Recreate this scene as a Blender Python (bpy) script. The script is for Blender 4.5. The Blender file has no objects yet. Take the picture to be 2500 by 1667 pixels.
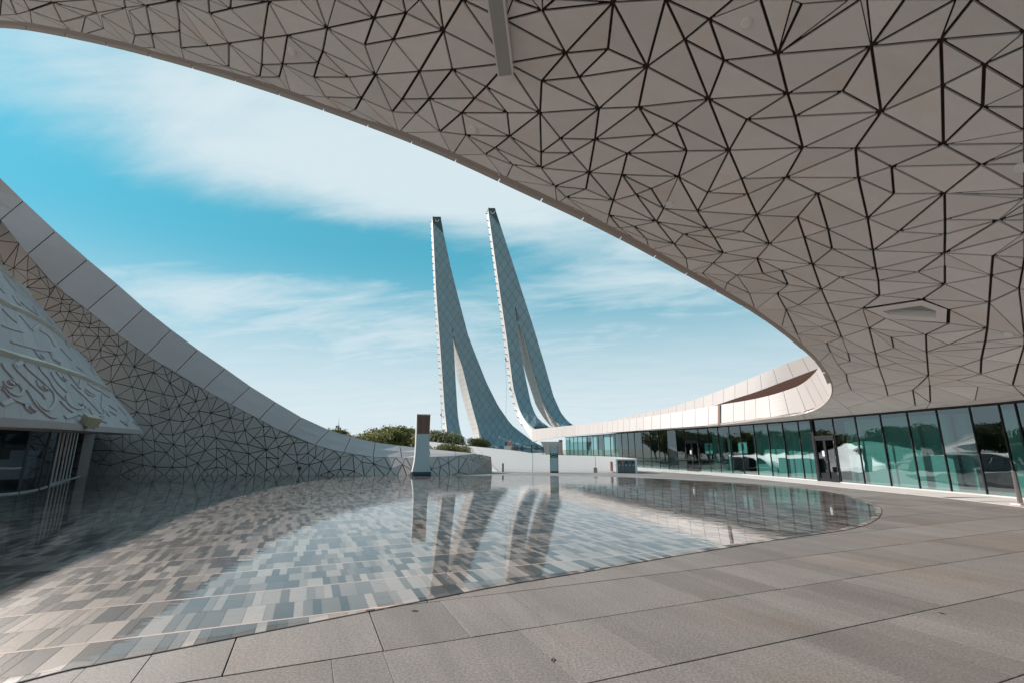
import bpy, bmesh, math, random
import numpy as np
from mathutils import Vector, Matrix
from mathutils.geometry import delaunay_2d_cdt
from mathutils.bvhtree import BVHTree

random.seed(7)
R = math.radians
scene = bpy.context.scene

# ------------------------------------------------------------------ camera
F, CX, CY = 1160.0, 1250.0, 833.5          # survey of the photograph, in its own 2500 px frame
TH = math.atan(262.5 / F); CH = 1.65
CT, ST = math.cos(TH), math.sin(TH)
cam_d = bpy.data.cameras.new('camera'); cam = bpy.data.objects.new('camera', cam_d)
scene.collection.objects.link(cam); scene.camera = cam
cam.location = (0, 0, CH); cam.rotation_euler = (math.pi / 2 + TH, 0, 0)
cam_d.sensor_width = 36.0; cam_d.sensor_fit = 'HORIZONTAL'; cam_d.lens = 36.0 * F / 2500.0
cam_d.clip_start = 0.05; cam_d.clip_end = 6000

# ------------------------------------------------------------------ sky, sun, exposure
AZ, EL = 57.0, 32.0                          # sun: left of the view axis, above the horizon
SUN = Vector((-math.sin(R(AZ)) * math.cos(R(EL)), math.cos(R(AZ)) * math.cos(R(EL)), math.sin(R(EL))))
SUN_STRENGTH, SKY_STRENGTH, EXPOSURE = 4.2, 0.074, 0.60
world = bpy.data.worlds.new('World'); scene.world = world; world.use_nodes = True

def node(nt, kind, **kw):
    n = nt.nodes.new(kind)
    for k, v in kw.items():
        if k == 'inp':
            for kk, vv in v.items(): n.inputs[kk].default_value = vv
        else: setattr(n, k, v)
    return n

def build_world():
    nt = world.node_tree; nt.nodes.clear(); L = nt.links.new
    sky = node(nt, 'ShaderNodeTexSky', sky_type='NISHITA', sun_disc=False, sun_elevation=R(EL), sun_rotation=R(-AZ),
               altitude=10, air_density=1.0, dust_density=0.6, ozone_density=1.6)
    tc = node(nt, 'ShaderNodeTexCoord')
    nrm = node(nt, 'ShaderNodeVectorMath', operation='NORMALIZE'); L(tc.outputs['Generated'], nrm.inputs[0])
    sep = node(nt, 'ShaderNodeSeparateXYZ'); L(nrm.outputs[0], sep.inputs[0])
    def m(op, a, b=None, c=None, clamp=False):
        n = node(nt, 'ShaderNodeMath', operation=op, use_clamp=clamp)
        for i, v in enumerate((a, b, c)):
            if v is None: continue
            if isinstance(v, (int, float)): n.inputs[i].default_value = v
            else: L(v, n.inputs[i])
        return n.outputs[0]
    zz = m('ADD', m('MAXIMUM', sep.outputs[2], 0.0), 0.10)
    u = m('DIVIDE', sep.outputs[0], zz); v = m('DIVIDE', sep.outputs[1], zz)
    comb = node(nt, 'ShaderNodeCombineXYZ'); L(u, comb.inputs[0]); L(v, comb.inputs[1])
    rot = node(nt, 'ShaderNodeVectorRotate', rotation_type='Z_AXIS'); rot.inputs['Angle'].default_value = R(14)
    L(comb.outputs[0], rot.inputs['Vector'])
    mp = node(nt, 'ShaderNodeMapping'); mp.inputs['Scale'].default_value = (0.8, 1.25, 1)
    mp.inputs['Location'].default_value = (3.1, 1.7, 0); L(rot.outputs[0], mp.inputs['Vector'])
    n1 = node(nt, 'ShaderNodeTexNoise', inp={'Scale': 1.25, 'Detail': 9.0, 'Roughness': 0.58, 'Distortion': 0.5})
    L(mp.outputs[0], n1.inputs['Vector'])
    mp2 = node(nt, 'ShaderNodeMapping'); mp2.inputs['Scale'].default_value = (1.1, 2.9, 1); L(rot.outputs[0], mp2.inputs['Vector'])
    n2 = node(nt, 'ShaderNodeTexNoise', inp={'Scale': 1.5, 'Detail': 8.0, 'Roughness': 0.62, 'Distortion': 0.9})
    L(mp2.outputs[0], n2.inputs['Vector'])
    # cloud decks: centre, radii, tilt and weight in the plane the clouds lie in
    tot = None
    def px(p):
        x, up = p[0] - CX, CY - p[1]
        d = Vector((x, F * CT - up * ST, up * CT + F * ST)).normalized()
        return d.x / (max(d.z, 0) + .1), d.y / (max(d.z, 0) + .1)
    for c, (ra, rb), tilt, w in [((470, 340), (.50, .26), 4, .30), ((830, 400), (.66, .30), -4, .46), ((1150, 490), (.5, .26), 6, .36),
                                 ((200, 190), (.7, .26), 8, .16), ((1560, 640), (.9, .55), 10, .20), ((760, 850), (1.6, .7), 0, .26),
                                 ((450, 720), (.9, .34), -8, .26), ((90, 330), (.42, .24), 10, -.30), ((130, 520), (.8, .24), 3, -.42), ((760, 600), (.8, .24), 0, -.52),
                                 ((1000, 650), (.5, .22), 0, -.45), ((1380, 770), (.4, .16), 0, -.22)]:
        cu, cv = px(c)
        du = m('SUBTRACT', u, cu); dv = m('SUBTRACT', v, cv)
        ct, st = math.cos(R(tilt)), math.sin(R(tilt))
        a = m('DIVIDE', m('ADD', m('MULTIPLY', du, ct), m('MULTIPLY', dv, st)), ra)
        b = m('DIVIDE', m('SUBTRACT', m('MULTIPLY', dv, ct), m('MULTIPLY', du, st)), rb)
        g = m('MULTIPLY', m('POWER', 2.718, m('MULTIPLY', m('ADD', m('MULTIPLY', a, a), m('MULTIPLY', b, b)), -1.0)), w)
        tot = g if tot is None else m('ADD', tot, g)
    dens = m('ADD', m('ADD', m('MULTIPLY', m('SUBTRACT', n1.outputs['Fac'], 0.5), 1.1), m('MULTIPLY', m('SUBTRACT', n2.outputs['Fac'], 0.45), 0.70)), m('ADD', tot, .17))
    ramp = node(nt, 'ShaderNodeMapRange', interpolation_type='SMOOTHSTEP', inp={'From Min': -0.12, 'From Max': 0.80, 'To Min': 0.0, 'To Max': 0.90})
    L(dens, ramp.inputs['Value'])
    hz = node(nt, 'ShaderNodeMapRange', interpolation_type='SMOOTHSTEP', inp={'From Min': 0.0, 'From Max': 0.40, 'To Min': 0.95, 'To Max': 0.0})
    L(sep.outputs[2], hz.inputs['Value'])
    fac = m('MAXIMUM', ramp.outputs[0], m('MULTIPLY', hz.outputs[0], m('ADD', m('MULTIPLY', n2.outputs['Fac'], .5), .72)), clamp=True)
    lum = node(nt, 'ShaderNodeRGBToBW'); L(sky.outputs[0], lum.inputs[0])
    comp = m('POWER', m('DIVIDE', m('MAXIMUM', lum.outputs[0], .05), 5.0), .22)      # brightness from the sky model, evened out as the photograph's tone curve does
    hue = node(nt, 'ShaderNodeMix', data_type='RGBA'); hue.inputs['A'].default_value = (3.5, 5.3, 6.1, 1); hue.inputs['B'].default_value = (.95, 4.25, 5.8, 1)
    el = node(nt, 'ShaderNodeMapRange', interpolation_type='SMOOTHSTEP', inp={'From Min': .0, 'From Max': .36}); L(sep.outputs[2], el.inputs['Value']); L(el.outputs[0], hue.inputs['Factor'])
    tint = node(nt, 'ShaderNodeMix', data_type='RGBA', blend_type='MULTIPLY'); tint.inputs['Factor'].default_value = 1.0
    cb2 = node(nt, 'ShaderNodeCombineColor'); L(comp, cb2.inputs[0]); L(comp, cb2.inputs[1]); L(comp, cb2.inputs[2])
    L(hue.outputs['Result'], tint.inputs['A']); L(cb2.outputs[0], tint.inputs['B'])
    mix = node(nt, 'ShaderNodeMix', data_type='RGBA'); L(fac, mix.inputs['Factor']); L(tint.outputs['Result'], mix.inputs['A'])
    mix.inputs['B'].default_value = (6.6, 7.5, 7.9, 1)
    bg = node(nt, 'ShaderNodeBackground'); bg.inputs['Strength'].default_value = SKY_STRENGTH
    out = node(nt, 'ShaderNodeOutputWorld'); L(mix.outputs['Result'], bg.inputs['Color']); L(bg.outputs[0], out.inputs[0])
build_world()

sun_d = bpy.data.lights.new('sun', 'SUN'); sun = bpy.data.objects.new('sun', sun_d); scene.collection.objects.link(sun)
sun_d.energy = SUN_STRENGTH; sun_d.angle = R(0.3); sun_d.color = (1.0, 0.92, 0.85)
sun.location = SUN * 200; sun.rotation_euler = (-SUN).to_track_quat('-Z', 'Y').to_euler()

scene.view_settings.view_transform = 'Standard'; scene.view_settings.look = 'None'
scene.view_settings.gamma = 1.0; scene.view_settings.exposure = EXPOSURE; scene.view_settings.use_curve_mapping = False
scene.render.engine = 'CYCLES'
scene.cycles.max_bounces = 7; scene.cycles.diffuse_bounces = 4; scene.cycles.glossy_bounces = 4
scene.cycles.transparent_max_bounces = 10; scene.cycles.transmission_bounces = 4
scene.cycles.caustics_reflective = False; scene.cycles.caustics_refractive = False
scene.cycles.use_denoising = True; scene.cycles.use_adaptive_sampling = True; scene.cycles.adaptive_threshold = .02; scene.cycles.sample_clamp_indirect = 6.0

# ------------------------------------------------------------------ geometry of sight lines
CAM = Vector((0, 0, CH))
def ray(px, py):
    u = CY - py
    return Vector(((px - CX) / F, (F * CT - u * ST) / F, (u * CT + F * ST) / F))
def at_z(px, py, z):
    r = ray(px, py); return CAM + r * ((z - CH) / r.z)
def at_y(px, py, y):
    r = ray(px, py); return CAM + r * (y / r.y)
def x_for(px, y, z):                      # world x of the point at (y, z) that is seen in column px
    return (px - CX) * (y * CT + (z - CH) * ST) / F
def proj(p):
    y, z = p[1], p[2] - CH
    f = y * CT + z * ST
    if f < .05: return None
    return (CX + F * p[0] / f, CY - F * (-y * ST + z * CT) / f)
def at_plane(px, py, p0, n):
    r = ray(px, py); return CAM + r * ((p0 - CAM).dot(n) / r.dot(n))
def interp(x, xs, ys): return float(np.interp(x, xs, ys))
def smooth(pts, per=8):                   # Catmull-Rom through the points
    P = [Vector(p) for p in pts]; P = [P[0] * 2 - P[1]] + P + [P[-1] * 2 - P[-2]]
    out = []
    for i in range(1, len(P) - 2):
        for k in range(per):
            t = k / per; a, b, c, d = P[i - 1], P[i], P[i + 1], P[i + 2]
            out.append(.5 * (2 * b + (c - a) * t + (2 * a - 5 * b + 4 * c - d) * t * t + (3 * b - a - 3 * c + d) * t ** 3))
    out.append(P[-2]); return out
def resample(pts, step):
    out = [pts[0]]; acc = 0
    for a, b in zip(pts, pts[1:]):
        d = (b - a).length; pos = 0
        while d > 0 and acc + (d - pos) >= step:
            pos += step - acc; out.append(a.lerp(b, pos / d)); acc = 0
        acc += d - pos
    if (out[-1] - pts[-1]).length > step * .4: out.append(pts[-1])
    else: out[-1] = pts[-1]
    return out

# ------------------------------------------------------------------ object helpers
COL = scene.collection
def obj(name, verts, faces, mat, parent=None, mats=None, idx=None, smooth_shade=False):
    me = bpy.data.meshes.new(name); me.from_pydata([tuple(v) for v in verts], [], faces)
    for mm in (mats or [mat]): me.materials.append(mm)
    if idx is not None: me.polygons.foreach_set('material_index', idx)
    if smooth_shade: me.polygons.foreach_set('use_smooth', [True] * len(me.polygons))
    me.update(); o = bpy.data.objects.new(name, me); COL.objects.link(o)
    if parent: o.parent = parent
    return o
def tag(o, label=None, cat=None, group=None, kind=None):
    if label: o['label'] = label
    if cat: o['category'] = cat
    if group: o['group'] = group
    if kind: o['kind'] = kind
    return o
def thing(name, label, cat, group=None):
    o = bpy.data.objects.new(name, None); COL.objects.link(o); o.empty_display_size = .1
    return tag(o, label, cat, group)
def copy_tree(o, loc=None, rot=None, scale=None, parent=None):
    c = o.copy(); COL.objects.link(c); c.parent = parent
    if loc is not None: c.location = loc
    if rot is not None: c.rotation_euler = rot
    if scale is not None: c.scale = scale
    for ch in list(o.children): copy_tree(ch, parent=c)
    return c
class MB:
    def __init__(s): s.v = []; s.f = []
    def add(s, vs, fs):
        n = len(s.v); s.v += [tuple(v) for v in vs]; s.f += [tuple(i + n for i in f) for f in fs]; return s
    def box(s, lo, hi, M=None):
        x0, y0, z0 = lo; x1, y1, z1 = hi
        vs = [Vector(p) for p in ((x0, y0, z0), (x1, y0, z0), (x1, y1, z0), (x0, y1, z0), (x0, y0, z1), (x1, y0, z1), (x1, y1, z1), (x0, y1, z1))]
        if M: vs = [M @ v for v in vs]
        return s.add(vs, [(0, 3, 2, 1), (4, 5, 6, 7), (0, 1, 5, 4), (1, 2, 6, 5), (2, 3, 7, 6), (3, 0, 4, 7)])
    def prism(s, poly, off):              # poly: list of Vector (planar), extruded by off
        n = len(poly)
        return s.add(list(poly) + [p + off for p in poly], [tuple(range(n)), tuple(range(2 * n - 1, n - 1, -1))] +
                     [(i, i + n, (i + 1) % n + n, (i + 1) % n) for i in range(n)])
    def tube(s, pts, rad, n=6, cap=True):
        pts = [Vector(p) for p in pts]; rs = rad if isinstance(rad, (list, tuple)) else [rad] * len(pts)
        rings = []
        for i, p in enumerate(pts):
            d = (pts[min(i + 1, len(pts) - 1)] - pts[max(i - 1, 0)]).normalized()
            a = d.orthogonal().normalized() if i == 0 else (ax - d * ax.dot(d)).normalized()
            ax = a; b = d.cross(a)
            rings.append([p + (a * math.cos(2 * math.pi * k / n) + b * math.sin(2 * math.pi * k / n)) * rs[i] for k in range(n)])
        vs = [v for r in rings for v in r]; fs = []
        for i in range(len(pts) - 1):
            for k in range(n): fs.append((i * n + k, i * n + (k + 1) % n, (i + 1) * n + (k + 1) % n, (i + 1) * n + k))
        if cap: fs += [tuple(range(n - 1, -1, -1)), tuple((len(pts) - 1) * n + k for k in range(n))]
        return s.add(vs, fs)
    def sheet(s, rows):                   # rows of equal length -> quads
        n = len(rows[0])
        return s.add([p for r in rows for p in r], [(i * n + k, i * n + k + 1, (i + 1) * n + k + 1, (i + 1) * n + k)
                                                    for i in range(len(rows) - 1) for k in range(n - 1)])
    def build(s, name, mat, parent=None, **kw): return obj(name, s.v, s.f, mat, parent, **kw)

def inset(poly, d):                       # inset a planar convex polygon, d per edge (edge i from i to i+1)
    n = len(poly); c = sum(poly, Vector()) / n
    nr = (poly[1] - poly[0]).cross(poly[2] - poly[0])
    if nr.length < 1e-9: return None
    nr.normalize(); e0 = (poly[1] - poly[0]).normalized(); e1 = nr.cross(e0)
    P = [Vector(((p - c).dot(e0), (p - c).dot(e1))) for p in poly]
    lines = []
    for i in range(n):
        a, b = P[i], P[(i + 1) % n]; t = (b - a)
        if t.length < 1e-6: return None
        t.normalize(); nn = Vector((-t.y, t.x)); lines.append((a + nn * d[i], t))
    out = []
    for i in range(n):
        (a, t), (b, s_) = lines[i - 1], lines[i]
        den = t.x * s_.y - t.y * s_.x
        if abs(den) < 1e-6: out.append(b)
        else: out.append(a + t * (((b - a).x * s_.y - (b - a).y * s_.x) / den))
    ar = sum(out[i].x * out[(i + 1) % n].y - out[i].y * out[(i + 1) % n].x for i in range(n)) / 2
    if ar < 0.01: return None
    for i in range(n):                    # turned inside out
        if (out[(i + 1) % n] - out[i]).dot(P[(i + 1) % n] - P[i]) <= 0: return None
    return [c + e0 * p.x + e1 * p.y for p in out]
def clip_convex(subject, clip):           # Sutherland-Hodgman; clip is a convex CCW polygon
    out = list(subject)
    for i in range(len(clip)):
        a, b = clip[i], clip[(i + 1) % len(clip)]; inp, out = out, []
        if not inp: return []
        def side(p): return (b[0] - a[0]) * (p[1] - a[1]) - (b[1] - a[1]) * (p[0] - a[0])
        for j in range(len(inp)):
            p, q = inp[j - 1], inp[j]; sp, sq = side(p), side(q)
            if (sp >= 0) != (sq >= 0):
                t = sp / (sp - sq); out.append((p[0] + (q[0] - p[0]) * t, p[1] + (q[1] - p[1]) * t))
            if sq >= 0: out.append(q)
    return out
def area2(p): return sum(p[i][0] * p[(i + 1) % len(p)][1] - p[i][1] * p[(i + 1) % len(p)][0] for i in range(len(p))) / 2
def inside(pt, poly):
    x, y = pt[0], pt[1]; c = False; j = len(poly) - 1
    for i in range(len(poly)):
        if (poly[i][1] > y) != (poly[j][1] > y) and x < (poly[j][0] - poly[i][0]) * (y - poly[i][1]) / (poly[j][1] - poly[i][1]) + poly[i][0]: c = not c
        j = i
    return c

# ------------------------------------------------------------------ materials
def material(name): 
    m = bpy.data.materials.new(name); m.use_nodes = True; nt = m.node_tree; nt.nodes.clear()
    return m, nt
def surface(name, col, rough=.6, var=.10, scale=1.5, fine=None, fine_amt=.1, rnd=.0, bump=0, bump_scale=30, spec=.4, streak=None, metal=0, coat=0, warm=None):
    """a procedural stone / render / paint: large soft variation, fine grain, a tone per piece"""
    m, nt = material(name); L = nt.links.new
    b = node(nt, 'ShaderNodeBsdfPrincipled'); o = node(nt, 'ShaderNodeOutputMaterial'); L(b.outputs[0], o.inputs[0])
    b.inputs['Roughness'].default_value = rough; b.inputs['Specular IOR Level'].default_value = spec; b.inputs['Metallic'].default_value = metal
    if coat: b.inputs['Coat Weight'].default_value = coat; b.inputs['Coat Roughness'].default_value = .15
    g = node(nt, 'ShaderNodeNewGeometry')
    def mth(op, a, bb):
        n = node(nt, 'ShaderNodeMath', operation=op)
        for i, v in enumerate((a, bb)):
            if isinstance(v, (int, float)): n.inputs[i].default_value = v
            else: L(v, n.inputs[i])
        return n.outputs[0]
    n1 = node(nt, 'ShaderNodeTexNoise', inp={'Scale': scale, 'Detail': 5.0, 'Roughness': .6}); L(g.outputs['Position'], n1.inputs['Vector'])
    f = mth('ADD', mth('MULTIPLY', mth('SUBTRACT', n1.outputs['Fac'], .5), var * 2), 1.0)
    if fine:
        n2 = node(nt, 'ShaderNodeTexNoise', inp={'Scale': fine, 'Detail': 3.0, 'Roughness': .75}); L(g.outputs['Position'], n2.inputs['Vector'])
        f = mth('MULTIPLY', f, mth('ADD', mth('MULTIPLY', mth('SUBTRACT', n2.outputs['Fac'], .5), fine_amt * 4), 1.0))
    if streak:
        src_ = g.outputs['Position']
        if len(streak) > 2:
            vr = node(nt, 'ShaderNodeVectorRotate', rotation_type='Z_AXIS'); vr.inputs['Angle'].default_value = streak[2]; L(src_, vr.inputs['Vector']); src_ = vr.outputs[0]
        mp = node(nt, 'ShaderNodeMapping'); mp.inputs['Scale'].default_value = streak[0]; L(src_, mp.inputs['Vector'])
        n3 = node(nt, 'ShaderNodeTexNoise', inp={'Scale': 1.0, 'Detail': 6.0, 'Roughness': .65, 'Distortion': .6}); L(mp.outputs[0], n3.inputs['Vector'])
        f = mth('MULTIPLY', f, mth('ADD', mth('MULTIPLY', mth('SUBTRACT', n3.outputs['Fac'], .5), streak[1] * 2), 1.0))
    if rnd:
        oi = node(nt, 'ShaderNodeObjectInfo')
        f = mth('MULTIPLY', f, mth('ADD', mth('MULTIPLY', mth('SUBTRACT', oi.outputs['Random'], .5), rnd * 2), 1.0))
    mx = node(nt, 'ShaderNodeVectorMath', operation='SCALE'); mx.inputs[0].default_value = col; L(f, mx.inputs['Scale'])
    cout = mx.outputs[0]
    if warm:                              # patches of a second stone colour
        n4 = node(nt, 'ShaderNodeTexNoise', inp={'Scale': warm[1], 'Detail': 3.0}); L(g.outputs['Position'], n4.inputs['Vector'])
        rr = node(nt, 'ShaderNodeMapRange', inp={'From Min': .52, 'From Max': .72, 'To Min': 0, 'To Max': warm[2]}); L(n4.outputs['Fac'], rr.inputs['Value'])
        mm = node(nt, 'ShaderNodeMix', data_type='RGBA', blend_type='MULTIPLY'); L(rr.outputs[0], mm.inputs['Factor']); L(cout, mm.inputs['A'])
        mm.inputs['B'].default_value = (*warm[0], 1); cout = mm.outputs['Result']
    L(cout, b.inputs['Base Color'])
    if bump:
        nb = node(nt, 'ShaderNodeTexNoise', inp={'Scale': bump_scale, 'Detail': 3.0}); L(g.outputs['Position'], nb.inputs['Vector'])
        bp = node(nt, 'ShaderNodeBump'); bp.inputs['Strength'].default_value = bump; bp.inputs['Distance'].default_value = .01
        L(nb.outputs['Fac'], bp.inputs['Height']); L(bp.outputs[0], b.inputs['Normal'])
    return m
def glassy(name, tint, ior, gloss=(1, 1, 1), wav=0.0, wscale=(1, 1, 1), rough=0.0, rnd=True, dist=.02):
    """thin pane or film: a tinted see-through sheet with a mirror coat that grows towards grazing"""
    m, nt = material(name); L = nt.links.new
    tr = node(nt, 'ShaderNodeBsdfTransparent'); tr.inputs[0].default_value = (*tint, 1)
    gl = node(nt, 'ShaderNodeBsdfGlossy'); gl.inputs['Color'].default_value = (*gloss, 1); gl.inputs['Roughness'].default_value = rough
    gg = node(nt, 'ShaderNodeNewGeometry'); dp = node(nt, 'ShaderNodeVectorMath', operation='DOT_PRODUCT'); L(gg.outputs['Normal'], dp.inputs[0]); L(gg.outputs['Incoming'], dp.inputs[1])
    ab = node(nt, 'ShaderNodeMath', operation='ABSOLUTE'); L(dp.outputs['Value'], ab.inputs[0])
    om = node(nt, 'ShaderNodeMath', operation='SUBTRACT', use_clamp=True); om.inputs[0].default_value = 1.0; L(ab.outputs[0], om.inputs[1])
    pw = node(nt, 'ShaderNodeMath', operation='POWER'); L(om.outputs[0], pw.inputs[0]); pw.inputs[1].default_value = 5.0
    r0 = ((ior - 1) / (ior + 1)) ** 2
    fr = node(nt, 'ShaderNodeMath', operation='MULTIPLY_ADD', use_clamp=True); L(pw.outputs[0], fr.inputs[0]); fr.inputs[1].default_value = 1 - r0; fr.inputs[2].default_value = r0
    if wav:
        g = node(nt, 'ShaderNodeNewGeometry'); mp = node(nt, 'ShaderNodeMapping'); mp.inputs['Scale'].default_value = wscale; L(g.outputs['Position'], mp.inputs['Vector'])
        vec = mp.outputs[0]
        if rnd:
            oi = node(nt, 'ShaderNodeObjectInfo'); sc = node(nt, 'ShaderNodeVectorMath', operation='ADD'); L(vec, sc.inputs[0])
            cb = node(nt, 'ShaderNodeMath', operation='MULTIPLY'); L(oi.outputs['Random'], cb.inputs[0]); cb.inputs[1].default_value = 57.0
            L(cb.outputs[0], sc.inputs[1]); vec = sc.outputs[0]
        nb = node(nt, 'ShaderNodeTexNoise', inp={'Scale': 1.0, 'Detail': 2.0}); L(vec, nb.inputs['Vector'])
        bp = node(nt, 'ShaderNodeBump'); bp.inputs['Strength'].default_value = wav; bp.inputs['Distance'].default_value = dist
        L(nb.outputs['Fac'], bp.inputs['Height']); L(bp.outputs[0], gl.inputs['Normal'])
    mx = node(nt, 'ShaderNodeMixShader'); L(fr.outputs[0], mx.inputs[0]); L(tr.outputs[0], mx.inputs[1]); L(gl.outputs[0], mx.inputs[2])
    o = node(nt, 'ShaderNodeOutputMaterial'); L(mx.outputs[0], o.inputs[0]); return m

M = {}
M['soffit'] = surface('soffit_stone', (.855, .82, .81), .62, .05, .7, 26, .03, rnd=.075, streak=((.5, 2.2, 1), .09), warm=((.98, .92, .87), .9, .7))
M['void'] = surface('void_dark', (.055, .036, .030), .8, .1)
M['steel_dark'] = surface('dark_steel', (.03, .028, .03), .45, .1)
M['trim'] = surface('edge_trim_stone', (.42, .36, .335), .6, .06)
M['hatch'] = surface('hatch_paint', (.90, .88, .86), .4, .02)
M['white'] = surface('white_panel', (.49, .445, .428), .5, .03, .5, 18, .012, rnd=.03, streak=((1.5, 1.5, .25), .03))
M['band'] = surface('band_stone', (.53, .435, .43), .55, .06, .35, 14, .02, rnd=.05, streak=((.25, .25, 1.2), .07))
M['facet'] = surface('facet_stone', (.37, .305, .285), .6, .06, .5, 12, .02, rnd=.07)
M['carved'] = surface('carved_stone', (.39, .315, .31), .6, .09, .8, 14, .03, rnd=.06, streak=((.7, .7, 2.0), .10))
M['letter'] = surface('raised_letter_stone', (.42, .345, .335), .55, .06, 1.2, 16, .02)
M['ledge'] = surface('ledge_stone', (.60, .54, .45), .6, .08, 1.0, 14, .03, rnd=.06)
M['slab'] = surface('granite_slab', (.192, .174, .165), .66, .18, 1.1, 46, .60, rnd=.16, bump=.3, bump_scale=90, spec=.45,
                    streak=((2.6, .32, 1), .34, R(-22.7)), warm=((1.05, .93, .80), .6, .6))
M['joint'] = surface('paving_joint', (.05, .042, .038), .9, .2)
M['grout'] = surface('pale_grout', (.34, .30, .28), .85, .15)
TONES = [(.40, .345, .315), (.29, .245, .22), (.175, .145, .13), (.085, .070, .063), (.045, .038, .036), (.36, .28, .23)]
M['tiles'] = [surface('pool_granite', c, .40, .12, 4, 60, .26, rnd=.14, spec=.6, bump=.2, bump_scale=110) for c in TONES]
M['pink'] = surface('pink_stone_strip', (.62, .47, .42), .55, .08, 2, 40, .05)
M['kerb'] = surface('white_kerb', (.60, .56, .54), .6, .06, 1.5, 25, .04)
M['sand'] = surface('dry_ground', (.36, .31, .26), .9, .2, .05, 2, .1)
M['tower'] = surface('glazed_tile', (.19, .255, .285), .32, .05, .06, .5, .03, rnd=.05, spec=.6)
M['tower_joint'] = surface('tile_joint', (.045, .07, .085), .6, .1)
M['tower_white'] = surface('tower_white', (.58, .56, .55), .5, .04, .1, rnd=.03)
M['cap'] = surface('tower_cap', (.05, .065, .075), .4, .1)
M['bracket'] = surface('bracket_steel', (.10, .10, .11), .5, .1)
M['glass'] = glassy('teal_glass', (.29, .55, .525), 2.35, (.80, .93, .97), wav=.35, wscale=(.35, .35, .8), dist=.03)
M['glass_dark'] = glassy('dark_lobby_glass', (.20, .26, .30), 1.7, (.8, .9, 1), wav=.3, wscale=(.5, .5, .5))
M['rail_glass'] = glassy('rail_glass', (.65, .78, .78), 1.4)
M['water'] = glassy('thin_water', (.95, .94, .93), 1.33, (.80, .80, .80), wav=.6, wscale=(1.8, 6.0, 1), rough=.02, rnd=False, dist=.0028)
M['frame'] = surface('black_frame', (.016, .016, .019), .6, .1, spec=.2)
M['interior'] = surface('interior_wall', (.42, .42, .42), .7, .1, .4)
M['blind'] = surface('white_blind', (.55, .57, .55), .8, .04, .8)
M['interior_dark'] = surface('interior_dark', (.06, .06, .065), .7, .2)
M['metal'] = surface('brushed_steel', (.34, .29, .27), .28, .06, 3, metal=.95)
M['totem'] = surface('totem_paint', (.40, .48, .52), .42, .05, 1.2, 14, .03)
M['totem_edge'] = surface('totem_edge', (.74, .75, .75), .4, .03)
M['totem_brown'] = surface('totem_bronze', (.20, .115, .092), .6, .12, 2.5, spec=.2)
M['totem_base'] = surface('totem_plinth', (.02, .05, .085), .5, .1)
M['green'] = surface('green_sign', (.012, .10, .055), .4, .05)
M['signwhite'] = surface('sign_print', (.75, .78, .75), .5, .02)
M['binbody'] = surface('bin_front', (.10, .135, .155), .4, .05)
M['bindark'] = surface('bin_trim', (.03, .035, .045), .5, .05)
for k, c in {'c_green': (.02, .12, .08), 'c_orange': (.62, .16, .06), 'c_navy': (.012, .025, .05), 'c_blue': (.07, .11, .16), 'c_black': (.008, .012, .02)}.items():
    M[k] = surface('bin_' + k[2:], c, .45, .03)
M['flood'] = surface('floodlight_case', (.42, .36, .25), .5, .08)
M['bark'] = surface('bark', (.11, .08, .055), .9, .25, 5)
def leaf(name, c):
    m, nt = material(name); L = nt.links.new
    b = node(nt, 'ShaderNodeBsdfPrincipled'); b.inputs['Roughness'].default_value = .6; b.inputs['Specular IOR Level'].default_value = .25
    g = node(nt, 'ShaderNodeNewGeometry'); n = node(nt, 'ShaderNodeTexNoise', inp={'Scale': 1.1, 'Detail': 4.0}); L(g.outputs['Position'], n.inputs['Vector'])
    rp = node(nt, 'ShaderNodeMix', data_type='RGBA'); L(n.outputs['Fac'], rp.inputs['Factor'])
    rp.inputs['A'].default_value = (*[v * .55 for v in c], 1); rp.inputs['B'].default_value = (*[v * 1.5 for v in c], 1); L(rp.outputs['Result'], b.inputs['Base Color'])
    t = node(nt, 'ShaderNodeBsdfTranslucent'); L(rp.outputs['Result'], t.inputs['Color'])
    mx = node(nt, 'ShaderNodeMixShader'); mx.inputs[0].default_value = .3; L(b.outputs[0], mx.inputs[1]); L(t.outputs[0], mx.inputs[2])
    o = node(nt, 'ShaderNodeOutputMaterial'); L(mx.outputs[0], o.inputs[0]); return m
M['leaf'] = leaf('leaf_olive', (.17, .16, .055)); M['leaf2'] = leaf('leaf_dark', (.10, .11, .04))
M['cloth'] = surface('work_clothes', (.05, .05, .06), .8, .1); M['cloth2'] = surface('orange_vest', (.45, .13, .06), .8, .1)

# ================================================================== GROUND
s = 2500
tag(obj('ground', [(-s, -s, -.06), (s, -s, -.06), (s, s, -.06), (-s, s, -.06)], [(0, 1, 2, 3)], M['sand']), 'sandy flat ground around the plaza', kind='structure')
UA = R(67.3); U2 = Vector((math.sin(UA), math.cos(UA))); V2 = Vector((-math.cos(UA), math.sin(UA)))
def uv(u, v, z=0): p = U2 * u + V2 * v; return Vector((p.x, p.y, z))
ROW0, ROWH = 5.68, 1.147

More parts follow.
